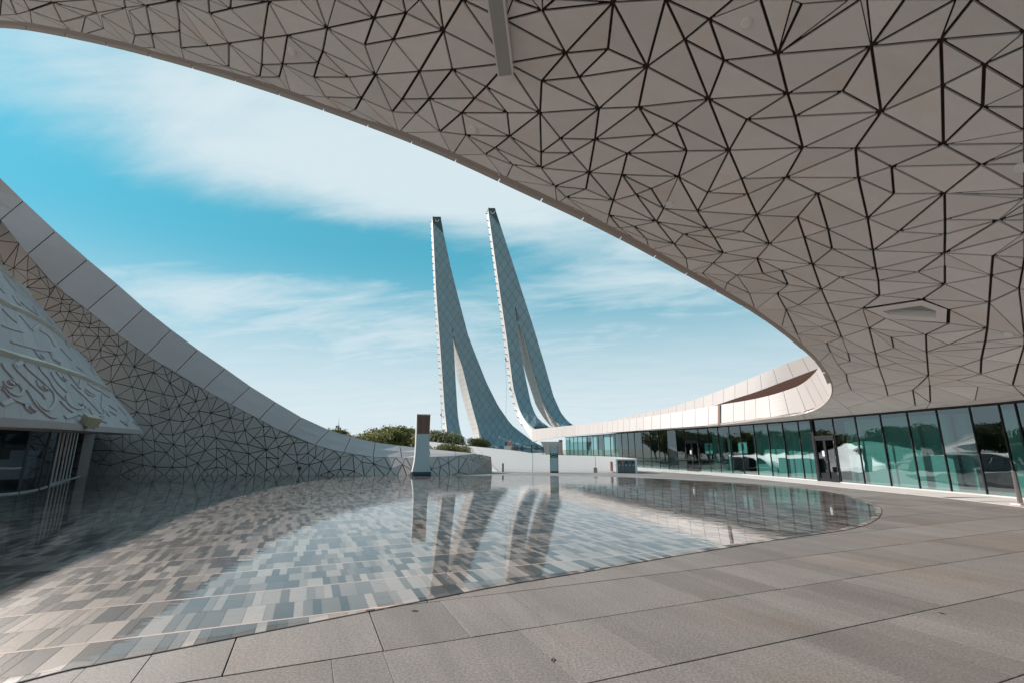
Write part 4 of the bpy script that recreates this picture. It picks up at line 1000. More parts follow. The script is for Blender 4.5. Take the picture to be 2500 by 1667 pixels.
# ================================================================== LEFT WING: sweeping band over a faceted wall
wing = thing('mosque_wing', 'shaded wing with a sweeping pale band above a faceted stone wall', 'building')
TOP = [(0, 435, -31.8, 26.5, 18.0), (57, 491, -31.4, 27.9, 17.2), (136, 565, -30.0, 28.9, 15.6), (214, 634, -28.6, 30.2, 14.1), (287, 695, -27.1, 31.0, 12.8), (352, 753, -25.4, 31.6, 11.1), (418, 805, -23.8, 32.2, 9.8),
       (483, 853, -22.2, 32.7, 8.5), (550, 899, -20.3, 33.0, 7.2), (612, 943, -18.3, 33.1, 5.9), (673, 981, -16.6, 33.3, 4.8), (735, 1017.5, -14.7, 33.4, 3.8), (804, 1049, -12.7, 33.5, 2.9),
       (857, 1065, 0, 33.6, 0), (916, 1079, 0, 33.8, 0), (976, 1086.6, 0, 34.0, 0), (1048, 1095, 0, 34.3, 0), (1110, 1101, 0, 34.7, 0), (1164, 1106, 0, 35.2, 0)]
BOT = [(-72, 478), (1.6, 537), (68, 621), (135, 699), (214, 757), (286, 815), (358, 865), (427, 910), (497, 949), (564, 986), (633, 1022), (699.5, 1059), (769, 1084.6), (839, 1104.5), (911, 1114), (981, 1116), (1050, 1114.5), (1112, 1111.5), (1164, 1106.8)]
topP = [at_y(a, b, y) for a, b, _, y, _ in TOP]
botP = []
for i, (a, b) in enumerate(BOT):
    y = TOP[i][3]; k = min(1, i / 12.0)
    botP.append(at_y(a, b, y - .5 - (.9 * max(0, (i - 11)) / 6 if i < 17 else .2)))
botP[-1] = topP[-1] + Vector((0, -.05, -.03))
# the band climbs on outside the picture: its shadow draws the rest of the curve on the pool
extra_top, extra_bot = [], []
for (a, b, z) in [(319, 1323, 19.6), (213, 1366, 21.6), (106, 1414, 23.6), (0, 1465, 25.6), (-140, 1535, 28.0), (-330, 1640, 31)]:
    q = at_z(a, b, 0); p = q + SUN * (z / SUN.z); extra_top.append(p)
prevd = topP[1] - topP[0]
for p in extra_top: extra_bot.append(p + (botP[0] - topP[0]) * 1.05 + Vector((0, -.3, -.2)))
topF = list(reversed(extra_top)) + topP; botF = list(reversed(extra_bot)) + botP
ne = len(extra_top)

def build_band():
    for i in range(len(topF) - 1):
        t0, t1, b0, b1 = topF[i], topF[i + 1], botF[i], botF[i + 1]
        g = .012
        t0, t1 = t0.lerp(t1, g), t1.lerp(t0, g); b0, b1 = b0.lerp(b1, g), b1.lerp(b0, g)
        nn = (b1 - b0).cross(t0 - b0).normalized(); nn = nn if nn.y < 0 or nn.x > .5 else -nn
        if nn.dot(CAM - b0) < 0: nn = -nn
        # slightly cupped panel: two rows
        mid0, mid1 = t0.lerp(b0, .5) + nn * .02, t1.lerp(b1, .5) + nn * .02
        d = .22
        q = [b0 - nn * d, b1 - nn * d, b0, b1, mid0, mid1, t0, t1, t0 - nn * d, t1 - nn * d]
        obj('band_panel', q, [(0, 1, 3, 2), (2, 3, 5, 4), (4, 5, 7, 6), (6, 7, 9, 8), (0, 2, 4, 6, 8), (1, 9, 7, 5, 3)], M['band'], wing)
    # lining and the roof that falls away behind
    off = Vector((-.12, .28, -.04))
    MB().sheet([[p + off for p in botF], [p + off for p in topF]]).build('band_lining', M['void'], wing)
    MB().sheet([[p + off for p in topF], [p + Vector((-4, 9, -max(0, p.z * .4))) for p in topF]]).build('wing_roof', M['band'], wing)
build_band()

base_px = [(-260, 1150), (0, 1155), (120, 1156.5), (220, 1158), (500, 1158.5), (760, 1159), (900, 1160), (1010, 1160.5), (1080, 1159.5), (1130, 1157.5), (1180, 1153.5), (1222, 1150.2)]
def build_facets():
    basep = smooth([at_z(a, b, 0) for a, b in base_px], 6)
    # ruled support from the foot of the wall up to the underside of the band, bulging a little
    N = 60
    b_r = resample(basep, length(basep) / N * .999)[:N + 1]
    botv = [p for p in botF[max(0, ne - 2):]]
    endp = [at_y(1195, 1112, 35.9), at_y(1215, 1122, 36.8), at_y(1227, 1136, 37.4)]
    botv = smooth(botv + endp, 6); t_r = resample(botv, length(botv) / N * .999)[:N + 1]
    n = min(len(b_r), len(t_r)); rows = []
    # match by picture column so that the rulings stand upright
    cols = np.linspace(-420, 1226, N + 1)
    tpx = [proj(p) for p in botv]; bpx = [proj(p) for p in basep]
    def at_col(pts, pxs, c):
        xs = [q[0] for q in pxs]; o = np.argsort(xs); xs = np.array(xs)[o]
        return Vector([float(np.interp(c, xs, np.array([p[k] for p in pts])[o])) for k in range(3)])
    K = 9
    for j in range(K + 1):
        t = j / K; r_ = []
        for c in cols:
            a, b = at_col(basep, bpx, c), at_col(botv, tpx, c); h = b.z
            p = a.lerp(b, t); s_ = min(1, h / 10)
            e = t ** (1 + .9 * s_)                 # steep at the foot, leaning out above
            p.x, p.y = a.x + (b.x - a.x) * e, a.y + (b.y - a.y) * e
            r_.append(p)
        rows.append(r_)
    V = [p for r_ in rows for p in r_]; w = len(cols)
    Fc = [(i * w + k, i * w + k + 1, (i + 1) * w + k + 1, (i + 1) * w + k) for i in range(K) for k in range(w - 1)]
    bv = BVHTree.FromPolygons([tuple(p) for p in V], Fc)
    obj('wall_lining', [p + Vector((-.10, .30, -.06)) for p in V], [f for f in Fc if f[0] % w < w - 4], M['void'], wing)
    pts = []
    def addp(x, y, md=7):
        if all((a - x) ** 2 + (b - y) ** 2 > md * md for a, b in pts): pts.append((x, y))
    Z = [((200, 900, 4.704), "330,150 540,95 650,75 820,40 970,70 1010,160 1190,130 575,205 720,238 390,320 620,380 745,345 935,290 1080,320 1110,420 1195,290 1260,190 1310,370 1395,235 1440,335 1580,355 1475,505 1345,480 1285,565 1215,510 1000,465 1010,580 1160,605 1170,715 1375,655 1500,620 1705,560 1690,460 1890,520 1850,595 2085,660 1870,700 1750,735 1600,705 1540,790 1395,765 1270,795 1320,850 1190,890 1050,865 1040,760 900,740 805,650 780,525 630,495 690,805 830,825 555,855 465,775 325,825 470,950 330,935 700,985 840,940 975,960 1065,1050 1200,1000 1330,1080 1415,935 1545,905 1545,1030 1690,930 1640,990 1770,845 1905,865 1915,970 1975,790 2090,765 2230,795 2215,690 2120,925 2250,895 2000,1030 1910,1100 1770,1075 1545,1125 1405,1160 1200,1125 1035,1125 830,1125 700,1100 470,1060 250,1035 325,1105 195,1090 550,1160 1890,1195 1670,1150 2120,1155 2120,1010 2255,1030 2250,1120 2330,970 180,800 130,930 150,1060"),
         ((600, 900, 3.618), "155,485 265,600 20,665 180,710 285,790 425,650 450,760 455,825 610,785 720,720 835,780 550,740 560,845 670,815 835,880 735,905 285,860 185,885 1025,820 985,770 1130,835 1165,790 1280,885 1385,840 1365,795 1140,925 960,900 1790,825 1880,775 1650,795 1640,885 1880,910 1720,860 1945,795 2000,800 2040,890 2090,850 2165,800 1480,900 1560,850"),
         ((0, 640, 6.03), "400,135 610,150 600,245 415,270 395,375 730,405 780,350 720,515 915,440 910,555 1075,575 1030,635 905,610 650,715 1020,735 885,735 970,865 1235,780 1180,885 1330,915 1300,970 1160,945 1215,1080 1450,970 1580,960 1605,1100 1450,1100 1060,1085 1080,1200 1290,1270 1515,1210 1480,1290 1770,1105 1745,1235 1715,1365 2050,1300 1855,1355 1490,1400 1185,1335 1350,1445 1640,1520 1975,1540 1785,1490 200,90 60,30")]
    for (x0, y0, sc_), txt in Z:
        for t in txt.split(): a, b = map(float, t.split(',')); addp(x0 + a / sc_, y0 + b / sc_)
    rnd = random.Random(8)
    for _ in range(2500):                 # hidden and outside parts
        a = rnd.uniform(-400, 330); b = rnd.uniform(250, 1150)
        if a < -3 or (b > interp(a, [-90, 0, 100, 180, 262, 349], [545, 640, 748, 843, 945, 1053]) + 8): addp(a, b, 27)
    nin = len(pts)
    def col_lim(c): 
        return float(np.interp(c, [q[0] for q in sorted(tpx)], [q[1] for q in sorted(tpx)])), float(np.interp(c, [q[0] for q in bpx], [q[1] for q in bpx]))
    P2 = []
    for a, b in pts:
        hi, lo = col_lim(a)
        if hi + 6 < b < lo - 3 and -415 < a < 1222: P2.append(Vector((a, -b)))
    x = -415
    bt, bb = [], []
    while x < 1224:
        hi, lo = col_lim(x); bt.append(Vector((x, -(hi + .5)))); bb.append(Vector((x + 3, -(lo - .6)))); x += 22 if x < 860 else 26
    n0 = len(P2); P2 += bt + bb
    EE = [(n0 + i, n0 + i + 1) for i in range(len(bt) - 1)] + [(n0 + len(bt) + i, n0 + len(bt) + i + 1) for i in range(len(bb) - 1)]
    vo, eo, fo, *_ = delaunay_2d_cdt(P2, EE, [], 0, 1e-3)
    W = []; topset = {(round(p.x, 2), round(p.y, 2)) for p in bt}
    for v in vo:
        if (round(v.x, 2), round(v.y, 2)) in topset: W.append(at_col(botv, tpx, v.x)); continue
        h = bv.ray_cast(CAM, ray(v.x, -v.y).normalized(), 90)[0]
        if h is None: h = bv.find_nearest(CAM + ray(v.x, -v.y) * 33)[0]
        if h.z < .12: h = Vector((h.x, h.y, -.06))
        W.append(h)
    items = []
    for f in fo:
        c = sum((vo[i] for i in f), Vector((0, 0))) / 3; hi, lo = col_lim(c.x)
        if not (hi - 3 < -c.y < lo + 4): continue
        poly = [W[i] for i in f]; nn = (poly[1] - poly[0]).cross(poly[2] - poly[0])
        if nn.length < 1e-4: continue
        nn.normalize(); cw = sum(poly, Vector()) / 3
        if nn.dot(CAM - cw) < 0: poly = [poly[0], poly[2], poly[1]]; nn = -nn
        rad_ = .026 if c.x < 1140 else .010
        q = inset(poly, [rad_ if (f[k] * 5 + f[(k + 1) % 3] * 5) % 7 else .018 for k in range(3)]) or inset(poly, [.006] * 3)
        if not q: q = [p.lerp(cw, .03) for p in poly]
        hidden = c.x < -20
        items.append((0 if hidden else abs(((vo[f[1]] - vo[f[0]]).cross(vo[f[2]] - vo[f[0]]))), q, nn))
    items.sort(key=lambda t: -t[0]); rest = MB()
    for i, (a_, q, nn) in enumerate(items):
        m_ = MB().prism(q, -nn * .07)
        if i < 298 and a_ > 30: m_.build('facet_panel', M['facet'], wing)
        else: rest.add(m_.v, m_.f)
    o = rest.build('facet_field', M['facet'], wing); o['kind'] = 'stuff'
    # round vent in the wall
    h = bv.ray_cast(CAM, ray(731, 1142).normalized(), 90)[0]
    ring = [h + Vector((math.cos(k * math.pi / 8) * .11, -.08, math.sin(k * math.pi / 8) * .11)) for k in range(16)]
    MB().prism(ring, Vector((0, .1, 0))).build('vent', M['steel_dark'], wing)
    # slim light bar fixed across the facets
    h1 = bv.ray_cast(CAM, ray(398, 962).normalized(), 90)[0]; h2 = bv.ray_cast(CAM, ray(391, 1017).normalized(), 90)[0]
    MB().tube([h1 + Vector((.06, -.25, 0)), h2 + Vector((.06, -.25, 0))], .075, 4).build('light_bar', M['facet'], wing)
    return bv
WALL = build_facets()

# ================================================================== CARVED CALLIGRAPHY WALL
TIP = at_y(349, 1053, 26.0); NEAR = at_y(0, 1026, 11.4); UPP = at_y(0, 640, 26.5)
CN = (NEAR - TIP).cross(UPP - TIP).normalized(); CN = CN if CN.x > 0 else -CN
def on_carved(x, y): return at_plane(x, y, TIP, CN)
carved = thing('calligraphy_wall', 'leaning carved stone wall covered with raised Arabic calligraphy', 'wall')
Zc = lambda t: (t[0] / 6.03, 850 + t[1] / 6.03)
Zu = lambda t: (t[0] / 6.03, 640 + t[1] / 6.03)
SIL = [(349, 1053), (318, 1012), (262, 945), (222, 890), (180, 843), (140, 795), (100, 748), (50, 692), (0, 640), (-40, 598), (-90, 545)]
LEDGES = [[(-110, 1021), (0, 1026), (120, 1033), (230, 1043), (349, 1053)],
          [(-110, 824), Zc((0, 70)), Zc((270, 150)), Zc((620, 240)), Zc((900, 330)), Zc((1200, 430)), Zc((1600, 620))],
          [(-110, 672), Zu((0, 590)), Zu((360, 760)), Zu((740, 985)), Zu((1090, 1270))],
          [(-110, 552), Zu((0, 110)), Zu((230, 290)), Zu((430, 495))],
          [(-110, 505), (-80, 540), (-60, 580)]]
def build_carved():
    def sil_x(y): return interp(y, [p[1] for p in reversed(SIL)], [p[0] for p in reversed(SIL)])
    def led_y(k, x): L_ = LEDGES[k]; return interp(x, [p[0] for p in L_], [p[1] for p in L_])
    T = -CN * .22
    for k in range(len(LEDGES) - 1):
        xs_end = min(LEDGES[k][-1][0], 1e9)
        joints = {0: [-110, -60, 12, 55, 92, 128, 165, 205, 235, 265, 349], 1: [-110, -50, 0, 38, 72, 110, 150, 190, 226, 265], 2: [-110, -60, -10, 30, 68, 105, 145, 180], 3: [-110, -50, 0, 36, 71]}[k]
        # joints lean with the wall: foot x is further right than head x
        for a, b in zip(joints, joints[1:]):
            def edge(x):                      # foot on lower ledge, head on upper ledge
                foot = (x, led_y(k, x)); fx = (x - joints[0]) / (joints[-1] - joints[0])
                hx = LEDGES[k + 1][0][0] + fx * (LEDGES[k + 1][-1][0] - LEDGES[k + 1][0][0]); return foot, (hx, led_y(k + 1, hx))
            (f0, h0), (f1, h1) = edge(a), edge(b); g = .6
            # the silhouette between the last foot and head is slightly bowed; subdivide the right side
            L0 = [on_carved(f0[0] + g * .5, f0[1]), on_carved(h0[0] + g * .5, h0[1])]
            if b == joints[-1]:
                ys = np.linspace(f1[1], h1[1], 6); R1 = [on_carved(sil_x(y), y) for y in ys]
            else: R1 = [on_carved(f1[0] - g * .3, f1[1]), on_carved(h1[0] - g * .3, h1[1])]
            poly = [L0[0]] + R1 + [L0[1]]
            MB().prism(poly, T + CN * random.uniform(-.01, .01)).build('carved_panel', M['carved'], carved)
        # ledge moulding along the upper joint line
        if k + 1 < len(LEDGES) - 1:
            pts = smooth([(x, y, 0) for x, y in LEDGES[k + 1]], 4); c3 = [on_carved(p.x, p.y) for p in pts]
            pieces = [c3[i:i + 4] for i in range(0, len(c3) - 1, 3)]
            for pc in pieces:
                if len(pc) < 2: continue
                upv = (on_carved(100, 700) - on_carved(140, 745)); upv = Vector((0, 0, 1)) - CN * CN.z; upv.normalize()
                d = (pc[-1] - pc[0]).normalized() * .012
                pc = [pc[0] + d] + pc[1:-1] + [pc[-1] - d]
                m_ = MB(); m_.sheet([[p + upv * .16 - CN * .05 for p in pc], [p + upv * .16 + CN * .10 for p in pc], [p - upv * .06 + CN * .16 for p in pc], [p - upv * .08 - CN * .05 for p in pc]])
                m_.build('ledge_stone', M['ledge'], carved)
    # foot edge
    pts = [on_carved(x, y) for x, y in LEDGES[0]]
    MB().sheet([[p + CN * .03 + Vector((0, 0, .06)) for p in pts], [p + CN * .03 - Vector((0, 0, .16)) for p in pts], [p - Vector((1.6, 0, .16)) for p in pts]]).build('foot_edge', M['carved'], carved)
    # the letters, raised from the face
    S = [("c", 12, "20,230 60,310 130,390 230,500 310,600 322,650 280,688 200,690 120,650 60,590 20,560"), ("c", 11, "190,240 240,330 340,430 450,540 560,640 640,720 645,742"), ("c", 12, "350,240 400,310 500,400 620,500 720,600 790,680 802,780 765,860 700,912 600,880 520,790 480,740"),
         ("c", 12, "20,600 130,720 240,780 340,812 420,790"), ("c", 12, "380,620 450,720 530,850 620,940 720,1010 820,1022"), ("c", 10, "560,270 620,360 720,470 780,580 860,680 950,770"), ("c", 10, "750,360 800,460 880,560 980,655"),
         ("c", 12, "880,780 960,870 1060,940 1180,985 1260,960"), ("c", 11, "960,700 1000,820 1100,880 1190,882 1212,840 1150,815"), ("c", 10, "1040,530 1120,610 1230,710 1340,820 1440,930 1482,952"), ("c", 8, "1000,380 1080,480 1180,600"),
         ("c", 9, "1490,690 1502,780 1490,870 1532,940 1520,992 1470,1002"), ("c", 9, "1310,890 1350,970 1440,1050 1560,1092"), ("c", 8, "1240,620 1290,680 1380,702"), ("c", 9, "530,480 570,570 650,630"), ("c", 20, "10,830 165,770"), ("c", 17, "950,1020 1105,970"),
         ("c", 18, "215,255 310,205"), ("c", 10, "350,810 380,900 460,962"), ("c", 8, "1300,980 1340,1050 1440,1095"), ("c", 10, "40,490 80,560 180,582"), ("c", 8, "740,80 780,170 880,240"), ("c", 8, "500,30 550,110 620,180"), ("c", 7, "890,10 960,90 1050,180"),
         ("c", 7, "1545,920 1590,985 1615,990"), ("c", 7, "1610,930 1700,985"), ("c", 6, "1885,1030 1885,1090 1860,1130"), ("c", 6, "1950,1080 2030,1140"), ("c", 7, "820,350 880,430 950,500"), ("c", 7, "1600,840 1710,915"), ("c", 6, "1120,270 1200,330"), ("c", 6, "1250,600 1330,660 1390,690"),
         ("c", 7, "1760,1060 1870,1140"), ("c", 6, "1330,290 1390,390"), ("c", 6, "1500,660 1600,720"), ("c", 7, "1180,460 1150,580"), ("c", 6, "1740,860 1850,990"), ("c", 6, "1280,520 1400,600 1490,640"),
         ("u", 8, "470,1010 560,930"), ("u", 7, "580,1010 700,1090 800,1240"), ("u", 7, "720,1320 780,1420 880,1480"), ("u", 6, "880,1270 960,1350 1050,1450"), ("u", 7, "50,210 120,290 230,430"), ("u", 6, "300,600 420,700 540,780"), ("u", 6, "180,500 240,600 300,650"), ("u", 5, "480,660 560,790"),
         ("u", 6, "270,790 340,860 440,990"), ("u", 6, "490,1290 560,1380 625,1440"), ("u", 8, "20,940 160,990 330,1040"), ("u", 8, "150,1180 330,1230 560,1290 760,1320"), ("u", 6, "0,400 60,470"), ("u", 6, "700,830 760,920"), ("u", 6, "960,1160 1010,1250"), ("u", 6, "20,700 150,830 240,900")]
    for zone, wpx, txt in S:
        f = Zc if zone == 'c' else Zu
        pp = [f(tuple(map(float, t.split(',')))) for t in txt.split()]
        sm = smooth([(a, b, 0) for a, b in pp], 4) if len(pp) > 2 else [Vector((a, b, 0)) for a, b in pp]
        c3 = [on_carved(p.x, p.y) for p in sm]; n_ = len(c3); L_, R_ = [], []
        hw0 = wpx * .42 / 6.03 / 1189 * 3.2
        for i, p in enumerate(c3):
            d = (c3[min(i + 1, n_ - 1)] - c3[max(i - 1, 0)]).normalized(); sd = CN.cross(d).normalized()
            t = i / (n_ - 1); tap = 1 if n_ == 2 else (.55 + .45 * math.sin(math.pi * min(1, .12 + t * .95)))
            hw = hw0 * (p - CAM).length * tap
            L_.append(p + sd * hw); R_.append(p - sd * hw)
        hgt = .05
        m_ = MB(); m_.sheet([[p - CN * .01 for p in L_], [p + CN * hgt for p in L_], [p + CN * hgt for p in R_], [p - CN * .01 for p in R_]])
        e = n_; m_.f += [(0, e, 2 * e, 3 * e), (e - 1, 4 * e - 1, 3 * e - 1, 2 * e - 1)]
        m_.build('letter_stroke', M['letter'], carved)
    for f, (a, b) in [(Zc, (455, 905)), (Zc, (140, 525)), (Zc, (185, 505)), (Zc, (650, 597)), (Zc, (600, 132)), (Zc, (935, 455)), (Zc, (1215, 845)), (Zu, (600, 1400)), (Zc, (1830, 1105))]:
        p = on_carved(*f((a, b))); up_ = (Vector((0, 0, 1)) - CN * CN.z).normalized(); sd = CN.cross(up_); r = .12
        MB().prism([p + up_ * r, p - sd * r, p - up_ * r, p + sd * r], CN * .08).build('letter_dot', M['letter'], carved)
build_carved()

# floodlight hung at the foot of the carved wall
fl = thing('floodlight', 'beige box floodlight under the edge of the calligraphy wall', 'floodlight')
fp = on_carved(203, 1037) + CN * .25
MB().box((-.28, -.2, -.16), (.28, .2, .16), Matrix.Translation(fp) @ Matrix.Rotation(R(18), 4, 'Y') @ Matrix.Rotation(R(-30), 4, 'Z')).build('case', M['flood'], fl)
MB().box((-.2, -.16, -.24), (.2, .16, -.165), Matrix.Translation(fp) @ Matrix.Rotation(R(18), 4, 'Y') @ Matrix.Rotation(R(-30), 4, 'Z')).build('lens', M['rail_glass'], fl)
MB().tube([fp + Vector((-.1, .1, .1)), fp - CN * .35], .03).build('arm', M['steel_dark'], fl)

# glazed lobby below the calligraphy wall
lobby = thing('glass_lobby', 'dark curved glass lobby below the calligraphy wall, with pale slats', 'lobby')
def build_lobby():
    bp = [(-120, 1214), (0, 1207.7), (48, 1203), (84, 1197), (112, 1189), (140, 1180), (168, 1170.5), (192, 1163.5), (212, 1158.5)]
    B = smooth([at_z(a, b, 0) for a, b in bp], 4); Hh = 2.75
    up = Vector((0, 0, Hh))
    seg = resample(B, 1.9)
    for i, (a, b) in enumerate(zip(seg, seg[1:])):
        d = (b - a).normalized() * .015
        if proj(a)[0] < 112: obj('glass_pane', [a + d, b - d, b - d + up, a + d + up], [(0, 1, 2, 3)], M['glass_dark'], lobby)
        if proj(b)[0] < 118: MB().box((-.035, -.035, 0), (.035, .035, Hh), Matrix.Translation(b)).build('mullion', M['steel_dark'], lobby)
    m_ = MB(); m_.sheet([[p + Vector((.05, -.05, .014)) for p in B], [p + Vector((.05, -.05, .06)) for p in B], [p + Vector((-.06, .06, .06)) for p in B]]); m_.build('sill', M['kerb'], lobby)
    for a, b in [((114, 1184), .03), ((123.5, 1181), .03), ((133, 1178.5), .03), ((143, 1175.5), .03), ((151.5, 1173), .03), ((160, 1170.5), .03), ((167.7, 1170), .03)]:
        p = at_z(*a, 0); MB().box((-b, -b, .06), (b, b, Hh), Matrix.Translation(p)).build('slat', M['white'], lobby)
    p0, p1 = at_z(113, 1187, 0), at_z(168, 1171, 0)
    d = p1 - p0; Mx = Matrix.Translation(p0) @ Matrix.Rotation(math.atan2(d.y, d.x), 4, 'Z')
    MB().box((0, -.06, .0), (d.length, .06, .10), Mx).build('slat_rail', M['white'], lobby)
    c = at_z(200, 1162, 0)
    MB().box((-.24, -.24, 0), (.24, .24, 3.2), Matrix.Translation(c) @ Matrix.Rotation(R(35), 4, 'Z')).build('column', M['facet'], lobby)
    back = [p + Vector((-7, 5, 0)) for p in B]
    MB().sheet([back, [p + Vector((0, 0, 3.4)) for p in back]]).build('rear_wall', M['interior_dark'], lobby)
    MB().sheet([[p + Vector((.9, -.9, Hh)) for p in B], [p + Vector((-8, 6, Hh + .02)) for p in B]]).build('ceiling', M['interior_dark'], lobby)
    for a, b, zz in [((30, 1190), .8, 1.2), ((70, 1185), .5, 1.6)]:
        p = at_z(*a, 0) + Vector((-1.5, 1.0, 0)); MB().box((-b, -.1, .3), (b, .1, zz), Matrix.Translation(p) @ Matrix.Rotation(R(25), 4, 'Z')).build('screen_panel', M['interior'], lobby)
build_lobby()

# ================================================================== RAMP WALL, SIGNS, BINS
ramp = thing('ramp_wall', 'low sunlit white ramp wall behind the pool, with joints', 'wall')
def build_ramp():
    topx = [(1040, 1076, 48), (1132, 1086, 45.5), (1180, 1091, 44), (1258, 1099, 42.5), (1300, 1105, 41.7), (1343, 1109, 41), (1440, 1111.5, 39.8), (1500, 1114, 38.5), (1529, 1116.2, 37.4), (1553, 1118.5, 36.6)]
    botx = [(1120, 1146.5), (1205, 1149.6), (1222, 1150), (1262, 1150.6), (1300, 1151), (1343, 1151.4), (1440, 1152.4), (1500, 1153), (1529, 1153), (1557, 1153)]
    T_ = [at_y(*p) for p in topx]; B_ = [at_z(a, b, 0) for a, b in botx]
    T_, B_ = smooth(T_, 6), smooth(B_, 6)
    K = 8
    def row(j):
        t = j / K; e = t ** 1.25
        return [Vector((b.x + (a.x - b.x) * t, b.y + (a.y - b.y) * e, a.z * t)) for a, b in zip(T_, B_)]
    rows = [row(j) for j in range(K + 1)]
    cuts = [0, 10, 24, 37, 46, len(T_) - 1]
    for a, b in zip(cuts, cuts[1:]):
        rr = [[p for p in r[a:b + 1]] for r in rows]
        for r in rr:
            d = (r[1] - r[0]).normalized() * .015; r[0] = r[0] + d; r[-1] = r[-1] - d
        back = [p + Vector((0, .5, 0)) for p in rr[-1]]; down = [Vector((p.x, p.y, 0)) for p in back]
        m_ = MB(); m_.sheet(rr + [back, down]); m_.build('wall_length', M['white'], ramp, smooth_shade=False)
    MB().sheet([[p + Vector((0, .04, -.03)) for p in r] for r in rows]).build('joint_backing', M['joint'], ramp)
    # low posts and slit light on the wall
    for (a, b, w_, h_) in [(1453, 1152.5, .12, .36)]:
        p = at_z(a, b, 0); MB().box((-w_, -.1, 0), (w_, .1, h_), Matrix.Translation(p + Vector((0, -.12, 0)))).build('wall_post', M['metal'], ramp)
    p = at_y(1493, 1136, 35.6); MB().box((-.055, -.06, -.35), (.055, .4, .30), Matrix.Translation(p + Vector((0, -.12, .0)))).build('wall_light', M['totem_brown'], ramp)
    p = at_y(1228, 1138, 37.2); MB().box((-.06, -.06, -.45), (.06, .5, .25), Matrix.Translation(p + Vector((0, -.25, .0)))).build('wall_light', M['totem_brown'], ramp)
build_ramp()

# large sign pylon with a flared foot
def pylon():
    root = thing('sign_pylon', 'tall pale blue sign pylon with bronze top and flared foot', 'sign')
    Yp = 31.4
    Lp = [(1019, 1011.5), (1018, 1058), (1016, 1100), (1013.5, 1125), (1010, 1142), (1006, 1159.6)]; Rp = [(1051, 1012.3), (1049, 1058), (1048, 1100), (1048.5, 1125), (1050.5, 1142), (1053, 1159.6)]
    L_ = smooth([at_y(a, b, Yp) for a, b in Lp], 4); R_ = smooth([at_y(a, b, Yp) for a, b in Rp], 4)
    dep = Vector((-.16, .42, 0))
    n = len(L_); k1 = 4; k2 = n - 3
    for nm, i0, i1, mt in (('sign_face', 0, k1, 'totem_brown'), ('shaft', k1, k2, 'totem'), ('plinth', k2, n - 1, 'totem_base')):
        l, r = L_[i0:i1 + 1], R_[i0:i1 + 1]
        pr_ = Vector((0, -.012, 0)) if nm == 'sign_face' else Vector()
        m_ = MB(); m_.sheet([[p + pr_ for p in l], [p + pr_ for p in r], [p + dep for p in r], [p + dep for p in l]]); m_.build(nm, M[mt], root)
    m_ = MB(); m_.sheet([[p + Vector((-.035, -.02, 0)) for p in L_[:k2 + 1]], [p + Vector((-.0, -.02, 0)) for p in L_[:k2 + 1]]]); m_.build('left_edge', M['totem_edge'], root)
    m_ = MB(); m_.sheet([[p + Vector((-.036, -.02, 0)) for p in L_[:k2 + 1]], [p + dep + Vector((-.03, 0, 0)) for p in L_[:k2 + 1]]]); m_.build('left_side', M['totem_edge'], root)
    top = [L_[0] + Vector((-.036, -.02, .0)), R_[0] + Vector((.01, -.02, 0)), R_[0] + dep, L_[0] + dep]; MB().prism(top, Vector((0, 0, .05))).build('top_cap', M['totem_edge'], root)
    for (a0, a1, b0, b1) in [(1026, 1028.2, 1016, 1053), (1039.5, 1041, 1017, 1052), (1046, 1047.2, 1017, 1052)]:   # raised ribs on the bronze face
        q = [at_y(a0, b0, Yp - .05), at_y(a1, b0, Yp - .05), at_y(a1, b1, Yp - .05), at_y(a0, b1, Yp - .05)]; MB().prism(q, Vector((0, .03, 0))).build('face_rib', M['totem_brown'], root)
    q = [at_y(1015.5, 1118, Yp - .02), at_y(1049.5, 1118, Yp - .02), at_y(1049.5, 1119, Yp - .02), at_y(1015.5, 1119, Yp - .02)]
pylon()
def small_sign():
    root = thing('sign_post', 'slim grey sign post with a green panel before the ramp wall', 'sign')
    b0 = at_z(1353.5, 1153.2, 0); Yp = b0.y
    wd = .275; top = at_y(1353, 1087.5, Yp).z
    Mx = Matrix.Translation(b0) @ Matrix.Rotation(R(-4), 4, 'Z')
    MB().box((-wd, 0, .12), (wd, .16, top), Mx).build('shaft', M['totem'], root)
    MB().box((-wd - .025, -.02, .0), (-wd, .18, top + .02), Mx).build('side_frame', M['steel_dark'], root); MB().box((wd, -.02, 0), (wd + .025, .18, top + .02), Mx).build('side_frame', M['steel_dark'], root)
    MB().box((-wd, -.015, 0), (wd, .17, .12), Mx).build('plinth', M['totem_base'], root)
    z1, z0 = at_y(1353, 1105.5, Yp).z, at_y(1353, 1115.8, Yp).z
    gp = MB().box((-wd + .01, -.02, z0), (wd - .01, -.004, z1), Mx).build('green_panel', M['green'], root)
    zc = (z0 + z1) / 2
    ar = [Vector((-.20, 0, zc + .06)), Vector((-.14, 0, zc + .13)), Vector((-.14, 0, zc + .075)), Vector((-.07, 0, zc + .075)), Vector((-.07, 0, zc + .045)), Vector((-.14, 0, zc + .045)), Vector((-.14, 0, zc - .01))]
    MB().prism([Mx @ (v + Vector((0, -.024, 0))) for v in ar], Vector((0, .003, 0))).build('arrow_print', M['totem'], root)
    for k, (x0, x1, dz) in enumerate([(-.02, .2, .07), (-.20, .2, -.085)]): MB().box((x0, -.023, zc + dz - .012), (x1, -.0205, zc + dz + .012), Mx).build('print_line', M['totem'], root)
small_sign()
